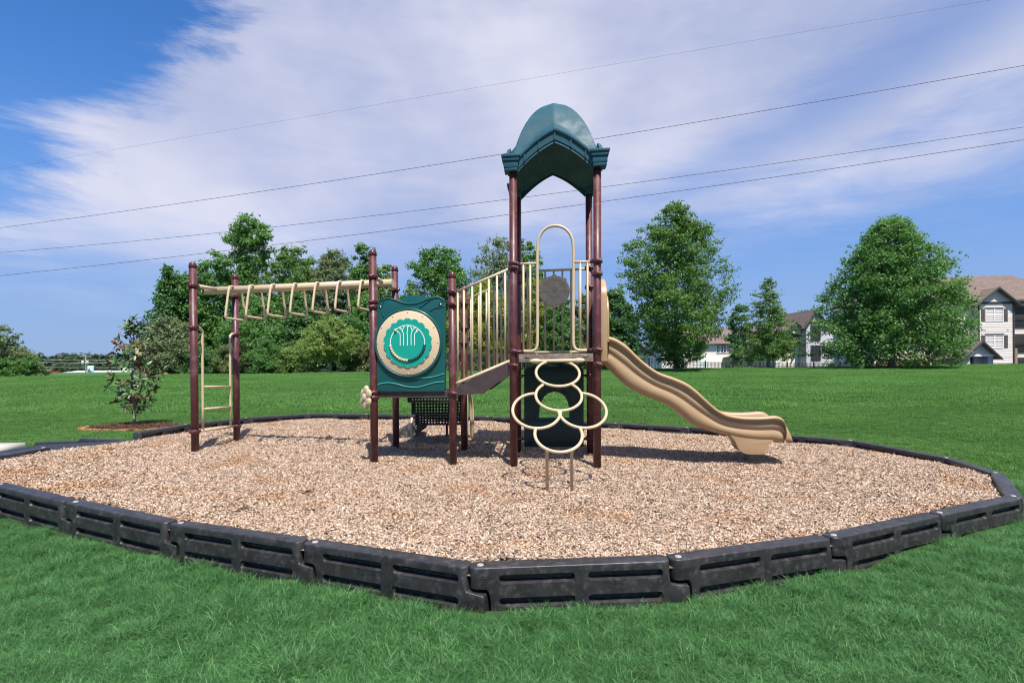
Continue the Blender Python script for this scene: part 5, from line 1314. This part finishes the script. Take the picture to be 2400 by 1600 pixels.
# ---------------- trees ----------------
def leaf_cloud(C, Rr, cnt, L, W, g, flat=.6, up=.35, droop=0.0):
    """C (n,3) clump centres, Rr (n,) radii, cnt leaves each -> diamond leaves"""
    n = len(C); N = int(cnt*n); ci = np.repeat(np.arange(n), cnt)
    d = g.normal(0, 1, (N,3)); d /= np.linalg.norm(d, axis=1)[:,None]; r = g.uniform(0,1,N)**.45
    off = d*(r*Rr[ci])[:,None]; off[:,2] *= flat; p = C[ci]+off
    nrm = d*.8+g.normal(0,.40,(N,3))+np.array([0,0,up+.35]); nrm /= np.linalg.norm(nrm, axis=1)[:,None]
    t = g.normal(0,1,(N,3)); t[:,2] -= droop; t -= nrm*(t*nrm).sum(1)[:,None]; t /= np.linalg.norm(t, axis=1)[:,None]+1e-9; b = np.cross(nrm, t)
    s = g.uniform(.65,1.3,N)[:,None]; l = L*s; w = W*s
    V = np.stack([p-t*l*.5, p+b*w*.5-t*l*.05+nrm*l*.06, p+t*l*.5-nrm*l*.05, p-b*w*.5-t*l*.05+nrm*l*.06], 1).reshape(-1,3)
    return V, np.arange(N*4).reshape(-1,4)
SH = {'cone': lambda t: np.clip(1.02-t, 0, 1)**.72*(.55+.45*smooth(t/.12)),
      'oval': lambda t: np.sqrt(np.clip(1-(2*np.clip(t,0,1)-.82)**2/1.45, 0, 1))*(t<1.02)*np.clip((1.03-t)*3.2,0,1)**.5,
      'round': lambda t: np.sqrt(np.clip(1-(np.abs(t-.40)/.62)**2.2, 0, 1)),
      'egg': lambda t: np.clip(np.sin(np.clip(t,0,1)**.62*PI*.985), 0, 1)**.62,
      'col': lambda t: np.clip(1-t,0,1)**.35*(.7+.3*smooth(t/.2)),
      'ovoid': lambda t: np.clip(np.sin(np.clip(t,0,1)**.80*PI),0,1)**.60,
      'dome': lambda t: np.clip(1-np.clip(t,0,1)**1.9,0,1)**.62*(.86+.14*smooth(t/.12)),
      'bush': lambda t: np.sqrt(np.clip(1-t**2.2,0,1))}
M_bark = mat('grey_brown_bark', (.24,.20,.165), .9, .3, 12, .5, 40)
LM = {}
def leaves(kind):
    if kind in LM: return LM[kind]
    D = {'oak': [(0.071,0.161,0.031),(0.115,0.234,0.054),(0.192,0.292,0.093),(0.090,0.190,0.043)], 'mid': [(0.071,0.170,0.040),(0.116,0.247,0.065),(0.195,0.340,0.107)],
         'dark': [(0.060,0.139,0.052),(0.096,0.208,0.070),(0.150,0.277,0.096)], 'grey': [(0.140,0.183,0.090),(0.211,0.260,0.134),(0.281,0.321,0.196),(0.105,0.152,0.067)],
         'lime': [(0.193,0.305,0.074),(0.316,0.400,0.120),(0.158,0.260,0.067),(0.400,0.400,0.180)], 'yel': [(0.228,0.260,0.037),(0.351,0.351,0.060),(0.140,0.213,0.037),(0.400,0.400,0.106)],
         'far': [(.05,.085,.04),(.07,.105,.04),(.04,.07,.04)], 'unused': [(0.105,0.152,0.067),(0.158,0.199,0.067),(0.078,0.122,0.067)], 'olive': [(0.140,0.183,0.067),(0.211,0.244,0.106),(0.263,0.275,0.134),(0.088,0.129,0.053)]}
    LM[kind] = leafmat('foliage_'+kind, D[kind], .48, .35, .35, .42, spec=.5); return LM[kind]
def tree(name, label, px, ytop, halfw, Y, shape='oval', kind='mid', nc=160, cnt=70, ls=.22, seed=1, skirt=.12, cr=.62, cat='tree', group=None, bump=.22, pos=None, trunk=True, hollow=.42, droop=0., flat=.6, lw=.62):
    g = np.random.default_rng(seed); a, c = ray(px, ytop); X = a*Y; zb = tz(X, Y); zt = CAMZ+c*Y; H = zt-zb; Rm = halfw/FPX*Y
    e = empty(name, (X,Y,zb)) if trunk else None
    if e: tag(e, label, cat, group)
    z0 = zb+H*skirt; hc = zt-z0
    t = g.uniform(0,1,nc*3)**.9; w = SH[shape](t); k = g.uniform(0,1,len(t)) < (w+.08); t = t[k][:nc]; w = SH[shape](t)
    th = g.uniform(0,2*PI,len(t)); ph = g.uniform(0,6,4)
    bm_ = 1+bump*(np.sin(th*2+ph[0]+t*5)*.5+np.sin(th*3+t*9+ph[1])*.35+np.sin(th*5-t*14+ph[2])*.3)
    rad = Rm*w*bm_*np.sqrt(g.uniform(hollow**2,1,len(t))); sz = cr*Rm*(.20+.16*g.uniform(0,1,len(t)))*(.6+.4*w)
    rad = np.clip(rad-sz*.4, 0, None)
    C = np.c_[X+rad*np.cos(th), Y+rad*np.sin(th)*.92, z0+t*hc*.985-sz*.3*flat - droop*rad*.25]
    V, F = leaf_cloud(C, sz*1.25, cnt, ls, ls*lw, g, flat)
    # twig leaves breaking the outline
    m = len(t)//2; i2 = g.integers(0, len(t), m*6); d = g.normal(0,1,(m*6,3)); d /= np.linalg.norm(d,axis=1)[:,None]; d[:,2] = np.abs(d[:,2])*.8
    C2 = C[i2]+d*(sz[i2]*g.uniform(1.2,1.75,m*6))[:,None]; V2, F2 = leaf_cloud(C2, np.full(len(C2), ls*1.1), 5, ls, ls*lw, g, .8)
    # inner fill so the heart of the crown is not empty
    nf = max(8, nc//9); tt = g.uniform(.05,.85,nf); rf = Rm*SH[shape](tt)*.45*g.uniform(.2,1,nf); tf = g.uniform(0,2*PI,nf)
    C3 = np.c_[X+rf*np.cos(tf), Y+rf*np.sin(tf), z0+tt*hc]; V3, F3 = leaf_cloud(C3, np.full(nf, Rm*.30), cnt, ls*1.3, ls*lw*1.3, g, .8)
    VV = np.vstack([V,V2,V3]); FF = np.vstack([F, F2+len(V), F3+len(V)+len(V2)])
    cr_ = link('crown' if trunk else name, np_mesh('crown', VV, FF), leaves(kind), e)
    if not trunk: tag(cr_, label, cat, group)
    if trunk:
        b = MB(); r0 = max(.05, H*.018); lean = g.normal(0,.02,2)
        tp_ = [Vector((X+lean[0]*H*s*s, Y+lean[1]*H*s*s, zb-.2+(H*.86+.2)*s)) for s in np.linspace(0,1,8)]
        b.tube(tp_, [r0*(1.35-.35*min(1,s*6))*(1-s*.88) for s in np.linspace(0,1,8)], 8); b.build('trunk', M_bark, e)
        b = MB(); nl = 16
        for j in range(nl):
            s = .16+.68*j/nl+g.uniform(-.02,.02); p = tp_[0].lerp(tp_[-1], s); q = C[g.integers(0,len(C))]; zz = z0+hc*min(.95, s+.12); aa = j*2.4
            tw = float(SH[shape](np.array(min(.98,max(0.02,(zz-z0)/hc))))); q = Vector((X+math.cos(aa)*Rm*tw*.75, Y+math.sin(aa)*Rm*tw*.75, zz-droop*Rm*.15)); m_ = p.lerp(q,.5)+Vector((0,0,-.04*Rm))
            b.tube([p,m_,q], [r0*.42*(1-s*.6), r0*.25*(1-s*.6), r0*.07], 5)
        b.build('limbs', M_bark, e)
    return e
GL = 'trees in the belt behind the left lawn'
def T(*a, **k): return tree(*a, **k)
T('maple_tree','tall bright green tree with broad oval crown right behind the slide', 1584,470,122,34,'ovoid','oak',720,56,.145,1,.03,.42, hollow=.42, bump=.34)
T('oak_tree','biggest round tree in front of the beige apartment block', 2088,506,162,34,'dome','mid',1000,58,.15,2,.03,.40, hollow=.5, bump=.22)
T('young_oak_tree','small open tree with tiered branches between the two big right trees', 1800,645,84,38,'cone','oak',230,40,.12,3,.10,.42, hollow=.2, bump=.45, flat=.35, droop=.3)
T('young_oak_tree','low spreading lower boughs of a small oak beside the iron fence', 1812,775,78,38.6,'bush','oak',90,60,.13,33,.30,.6, hollow=.3, flat=.32, bump=.3)
T('dark_tree','small dark tree top right of the tall bright tree', 1735,712,34,64,'round','dark',70,60,.30,4,.1,.8)
T('dark_tree','tiny dark tree above the roof ridge left of the grey gable', 1884,728,22,95,'round','dark',40,50,.4,5,.1,.9)
# belt behind, left
T('evergreen_tree','leftmost pointed dark tree of the belt, behind the young magnolia', 392,622,59,46,'cone','dark',200,70,.24,6,.02,.8, group=GL, hollow=.3)
T('evergreen_tree','dark tree behind the first ladder post', 440,640,73,48,'round','mid',210,70,.25,7,.0,.7, group=GL)
T('broadleaf_tree','grey-green low tree at the left end of the belt', 398,740,73,43,'egg','grey',200,70,.20,8,.0,.65, group=GL)
T('poplar_tree','tallest tree of the belt, open crown crossed by a power line', 582,502,70,50,'round','mid',230,60,.24,9,.30,.62, group=GL, hollow=.35, bump=.4)
T('broadleaf_tree','dark tree between the two ladder posts', 500,612,77,49,'round','mid',230,70,.24,10,.0,.68, group=GL)
T('broadleaf_tree','bright leafy tree right of the tall poplar', 690,578,73,50,'round','oak',240,70,.24,11,.03,.62, group=GL, bump=.35)
T('broadleaf_tree','round grey-green tree top above the middle hanging rungs', 780,586,66,49,'round','grey',240,90,.19,12,.10,.62, group=GL, bump=.12)
T('poplar_tree','pointed tree behind the post at the right end of the overhead ladder', 850,574,54,51,'round','mid',200,60,.24,13,.0,.65, group=GL, bump=.35)
T('poplar_tree','yellowing thin tree right of the tall ladder post', 905,618,35,50,'col','lime',110,50,.22,14,.1,.7, group=GL, bump=.3)
T('broadleaf_tree','dark full tree low behind the hanging rungs', 610,700,108,46,'egg','mid',320,80,.22,15,.0,.55, group=GL)
T('broadleaf_tree','deep green tree behind the second ladder post', 700,690,94,47,'egg','dark',280,80,.22,16,.0,.55, group=GL)
T('broadleaf_tree','shaded tree beside the activity panel', 860,690,82,47,'egg','mid',240,80,.22,17,.0,.6, group=GL)
T('young_maple_tree','small pale green maple on a bare trunk in front of the belt', 775,742,70,41,'egg','lime',230,60,.15,18,.24,.5, group=GL, hollow=.4, bump=.2)
T('broadleaf_tree','narrow tree behind the right yoke of the overhead ladder', 935,690,53,52,'round','mid',130,60,.25,19,.0,.7, group=GL)
T('broadleaf_tree','dark bushy tree left of the stair rails, above the activity panel', 1030,570,77,52,'round','mid',260,70,.25,20,.08,.62, group=GL, bump=.42)
T('broadleaf_tree','thin grey-leaved tree left of the tower posts', 1165,558,73,54,'round','grey',170,44,.24,21,.12,.7, group=GL, hollow=.25, bump=.4)
T('broadleaf_tree','dark green tree top seen inside the tower behind the hoop', 1232,560,51,55,'round','mid',170,60,.26,22,.1,.68, group=GL, bump=.3)
T('broadleaf_tree','yellow-green tree behind the stair balusters', 1130,660,87,45,'egg','yel',320,70,.18,23,.02,.55, group=GL)
T('broadleaf_tree','yellow-green tree with dark heart behind the tower guard rails', 1250,650,82,46,'egg','yel',240,70,.18,24,.02,.55, group=GL)
T('broadleaf_tree','dark green tree behind the wheel panel', 1310,690,61,44,'egg','mid',190,70,.18,25,.02,.58, group=GL)
T('broadleaf_tree','olive tree behind the right tower posts', 1372,690,51,50,'egg','olive',150,70,.2,26,.02,.6, group=GL)
T('broadleaf_tree','narrow dark tree between the tower and the tall bright tree', 1448,676,54,52,'round','dark',190,70,.24,27,.0,.65, group=GL)
T('broadleaf_tree','low bright tree just above the top of the slide', 1425,790,59,44,'bush','oak',120,60,.17,28,.0,.6, group=GL)
# bushes at the foot of the belt
for i, (px, yt, hw, kd, lb) in enumerate(((385,800,60,'grey','grey bush at the foot of the belt, behind the magnolia'),(470,815,60,'dark','dark bush between the ladder posts at ground level'),(545,805,55,'olive','reddish olive bush right of the rear ladder post'),
      (630,800,55,'mid','green bush under the third hanging rung'),(690,810,50,'lime','pale bush left of the small maple trunk'),(855,800,50,'olive','olive bush beside the panel post at the treeline'),(925,800,55,'dark','dark bush right of the activity panel top'),
      (1000,790,60,'mid','green bush behind the activity panel'),(1085,800,45,'olive','olive bush above the short fence behind the stair'))):
    T('bush', lb, px, yt, hw, 42+.3*(i%3), 'bush', kd, 90, 60, .15, 60+i, 0, .6, cat='bush', trunk=False, group='bushes at the foot of the left tree belt', hollow=.3)
# far left tree and hedge
T('broadleaf_tree','thin open tree rising above the hedge at far left', 5,762,44,40,'round','grey',80,34,.17,40,.1,.65, hollow=.2, bump=.5)
T('broadleaf_tree','grey-green low tree above the hedge at the left edge', 30,812,64,43,'bush','grey',120,60,.18,43,.0,.6)
for i, (px, yt) in enumerate(((-12,842),(18,838),(45,842),(72,836))):
    T('hedge_bush', ('dark hedge bush, first from the left edge','dark hedge bush, second from the left edge','dark hedge bush, third from the left edge','last dark hedge bush beside the low red building')[i], px, yt, 24, 39, 'bush', 'mid', 60, 60, .13, 50+i, -.15, .8, cat='bush', trunk=False, group='hedge at the left edge', hollow=.2)
# distant wooded ridge, reads as one mass
g = np.random.default_rng(5); n = 5200; Xr = g.uniform(-330,-20,n); Yr = 232+g.uniform(0,60,n)
C = np.c_[Xr, Yr, np.zeros(n)]; topz = CAMZ+ (849-831)/FPX*255 + 1.1*np.sin(Xr*.11)+.9*np.sin(Xr*.31+1)+.6*np.sin(Xr*.9)
C[:,2] = -4+(topz+4)*np.clip(g.uniform(0,1,n)**.6, 0, 1)*(.55+.45*np.clip((Yr-232)/25,0,1))
V, F = leaf_cloud(C, g.uniform(1.4,3.0,n), 24, 1.5, 1.1, g, .7)
far = link('far_woods', np_mesh('far_woods', V, F), leaves('far')); tag(far, 'distant wooded ridge along the horizon at far left', 'woods', kind='stuff')
hillm = grid_mesh('hill', np.linspace(-400,40,40), np.linspace(236,330,8), lambda X, Y: -4.5+7.2*smooth((Y-236)/22)+.0*X)
hill = link('hill', hillm, leaves('far')); tag(hill, kind='structure')
# low red and white shed far left, column, poles
sh = empty('low_commercial_building', at(170,880,130)); tag(sh, 'long low white-roofed building with red end at the far left horizon', 'building')
a0 = at(98,873,130); a1 = at(262,873,130); M_red = mat('red_wall', (.28,.04,.03), .7); M_wroof = mat('white_metal_roof', (.62,.60,.62), .5)
MB().box((a0.x,130,-5),(a1.x,142,a0.z-.25)).build('wall', mat('tan_wall', (.42,.33,.27), .8), sh)
MB().box((a0.x-.1,129.8,-5),(a0.x+3.5,131,a0.z+.35)).build('red_end_wall', M_red, sh)
b = MB(); b.add([(a0.x+.8,129.6,a0.z-.55),(a1.x,129.6,a1.z-.55),(a1.x,140,a1.z+.35),(a0.x+.8,140,a0.z+.35),(a0.x+.8,129.6,a0.z-.75),(a1.x,129.6,a1.z-.75)], [(0,1,2,3),(4,5,1,0)]); b.build('roof', M_wroof, sh)
cl = at(213,868,110); b = MB().lathe([(.55,-6),(.55,cl.z+.9),(.50,cl.z+.95),(0,cl.z+.95)], 16, Matrix.Translation((cl.x,110,0))); tag(b.build('storage_column', mat('pale_blue_paint', (.42,.60,.68), .5)), 'pale blue round column on the far left horizon', 'column')
pl_ = at(201.5,868,108); up = empty('utility_pole', (pl_.x,108,-4)); tag(up, 'grey utility pole with crossarm beside the pale blue column', 'utility pole')
MB().lathe([(.14,-5),(.10,pl_.z+3.2),(0,pl_.z+3.2)], 8, Matrix.Translation((pl_.x,108,0))).build('pole', M_bark, up); MB().box((pl_.x-1.1,107.9,pl_.z+2.7),(pl_.x+1.1,108.1,pl_.z+2.9)).build('crossarm', M_bark, up)
for q in (-.45,.45): MB().lathe([(.22,0),(.22,.8),(0,.85)], 10, Matrix.Translation((pl_.x+q,107.8,pl_.z+1.1))).build('transformer', mat('transformer_grey', (.5,.5,.5), .5), up)
for i, (yy, dz) in enumerate(((842,0),(848,.0),(859,0))):
    p0 = at(-60,yy-3,112); p1 = at(420,yy+2,104); tag(MB().tube([p0,p0.lerp(p1,.5)-Vector((0,0,.25)),p1], .035, 5).build('distribution_wire', mat('pale_wire', (.4,.42,.4), .6)), ('highest thin wire in front of the distant ridge','middle thin wire in front of the distant ridge','lowest thin wire in front of the distant ridge')[i], 'wire', 'thin wires in front of the far ridge')

# ---------------- young magnolia in its mulch ring ----------------
def mulch():
    V = []; F = []; nr, na = 7, 40
    for i in range(nr+1):
        f = i/nr
        for k in range(na):
            a = 2*PI*k/na; rr = 1+.04*math.sin(a*3+1)+.03*math.sin(a*7); x = MAG.x+.86*f*rr*math.cos(a); y = MAG.y+.54*f*rr*math.sin(a)
            V.append((x, y, tz(x,y)+.055*(1-f*f)+.004))
    F = [(i*na+k, i*na+(k+1)%na, (i+1)*na+(k+1)%na, (i+1)*na+k) for i in range(nr) for k in range(na)]
    me = bpy.data.meshes.new('mulch_bed'); me.from_pydata(V, [], F); return me
mb_ = link('mulch_bed', mulch(), M_chipbase()); mb_.data.materials.clear(); mb_.data.materials.append(mat('dark_mulch', (.06,.035,.025), .95, .4, 20, .8, 80)); tag(mb_, kind='structure')
g = np.random.default_rng(8); n = 70; a = g.uniform(0,2*PI,n); r = np.sqrt(g.uniform(0,1,n))*.9; X = MAG.x+.86*r*np.cos(a); Y_ = MAG.y+.54*r*np.sin(a)
mc = instancer('mulch_chips', [chip_patch(.22, 160, 500+i, .02, .06) for i in range(4)], np.c_[X,Y_,terrain(X,Y_)+.055*(1-r**2)+.006], np.c_[np.zeros((n,2)), g.uniform(0,6,n)], np.ones(n), M_chips('dark_mulch_chips', [(.035,.02,.014),(.09,.05,.03),(.16,.09,.055),(.05,.03,.02),(.30,.17,.10)]), 8)
tag(mc, 'dark bark mulch ringed by orange chips around the young magnolia', 'mulch', kind='stuff')
n = 60; a = g.uniform(PI*.95,2*PI*1.02,n); r = g.uniform(.95,1.06,n); X = MAG.x+.86*r*np.cos(a); Y_ = MAG.y+.54*r*np.sin(a)
mc = instancer('mulch_edge', [chip_patch(.12, 60, 520+i, .02, .05) for i in range(4)], np.c_[X,Y_,terrain(X,Y_)+.014], np.c_[np.zeros((n,2)), g.uniform(0,6,n)], np.ones(n), M_chips('orange_bark', [(.42,.22,.09),(.55,.32,.15),(.30,.15,.07)]), 9)
tag(mc, 'orange-brown straw edge of the mulch ring at the magnolia', 'mulch', kind='stuff')
mt = empty('young_magnolia', MAG); tag(mt, 'young magnolia with glossy green and rust-backed leaves in a mulch ring', 'magnolia tree')
g = np.random.default_rng(21); Hm = 2.22; b = MB(); tips = []
stem = [Vector((MAG.x+.02*math.sin(s*9), MAG.y, MAG.z-.05+Hm*.86*s)) for s in np.linspace(0,1,9)]; b.tube(stem, [.030*(1-.8*s) for s in np.linspace(0,1,9)], 7)
# second leader
b.tube([stem[2], stem[2]+Vector((.10,.05,.3)), stem[2]+Vector((.22,.04,.9)), stem[2]+Vector((.20,.0,1.35))], [.018,.014,.010,.005], 6)
for j in range(52):
    s = .13+.86*(j/51.); p = stem[0].lerp(stem[-1], min(.98, s)); aa = j*2.39996; L = (.50-.20*abs(s-.42)*2)*(.6+.4*g.uniform(0,1))*(1 if s < .85 else .65)
    if s < .28: L *= .75
    q = p+Vector((math.cos(aa)*L+.05*(s>.4), math.sin(aa)*L, .16+.10*g.uniform(0,1))); m_ = p.lerp(q,.55)+Vector((0,0,-.03)); b.tube([p,m_,q], [.009,.006,.003], 5); tips.append((q, (q-m_).normalized()))
    if j % 3 == 0: tips.append((m_+Vector((g.normal(0,.04),g.normal(0,.04),.05)), Vector((math.cos(aa),math.sin(aa),.8)).normalized()))
for z in (1.45,1.6,1.75,1.9,2.0,2.1): tips.append((Vector((MAG.x+g.normal(.02,.12),MAG.y+g.normal(0,.1),MAG.z+z)), Vector((g.normal(0,.3),g.normal(0,.3),1)).normalized()))
b.build('trunk', M_bark, mt)
ml = bpy.data.materials.new('magnolia_leaf'); ml.use_nodes = True; gg = G(ml.node_tree); p = ml.node_tree.nodes['Principled BSDF']; geo = gg.new('ShaderNodeNewGeometry')
oi = gg.new('ShaderNodeObjectInfo'); rnd = gg.math('FRACT', gg.math('ADD', oi.outputs['Random'], geo.outputs['Random Per Island']))
topc = gg.mix(gg.ramp(rnd, .2, .8), (.035,.095,.022), (.085,.165,.040)); topc = gg.mix(gg.ramp(rnd, .74, .80), topc, (.20,.12,.045)); gg.put(p.inputs['Base Color'], gg.mix(geo.outputs['Backfacing'], topc, (.16,.085,.035)))
p.inputs['Roughness'].default_value = .42; p.inputs['Specular IOR Level'].default_value = .55
def leafV(L, W):
    V = []; prof_ = [(0,.12),(.25,.8),(.55,1),(.82,.6),(1,.06)]
    for t, w in prof_: z = -.10*L*t*t; V += [(L*t, -W*.5*w, z+.10*W*w), (L*t, 0, z), (L*t, W*.5*w, z+.10*W*w)]
    F = []
    for i in range(4): a = 3*i; F += [(a+3,a+4,a+1,a),(a+4,a+5,a+2,a+1)]
    return V, F
lv, lf = leafV(.135, .050); lm = bpy.data.meshes.new('leaf'); lm.from_pydata(lv, [], lf); lm.materials.append(ml)
allM = []
for q, d in tips:
    rz0 = g.uniform(0,6); base = d.to_track_quat('Z','Y').to_matrix().to_4x4()
    for k in range(9):
        allM.append(Matrix.Translation(q-d*.02*(k%3)) @ base @ Matrix.Rotation(rz0+k*.95,4,'Z') @ Matrix.Rotation(-g.uniform(-.25,.95),4,'Y') @ Matrix.Scale(g.uniform(.75,1.2),4))
order = list(range(len(allM))); order.sort(key=lambda i: allM[i].translation.y)
winv = wm(mt).inverted()
for i in order[:290]:
    o = bpy.data.objects.new('leaf', lm); COL.objects.link(o); o.parent = mt; o.matrix_basis = winv @ allM[i]
V = []; F = []
for i in order[290:]:
    o_ = len(V); V += [tuple(allM[i] @ Vector(v)) for v in lv]; F += [tuple(x+o_ for x in f) for f in lf]
me = bpy.data.meshes.new('foliage'); me.from_pydata(V, [], F); fo = link('foliage', me, ml, mt); fo['kind'] = 'stuff'

# ---------------- render ----------------
S.render.engine = 'CYCLES'; S.cycles.pixel_filter_type = 'BLACKMAN_HARRIS'; S.cycles.filter_width = 1.1
S.cycles.max_bounces = 8; S.cycles.diffuse_bounces = 3; S.cycles.transparent_max_bounces = 8
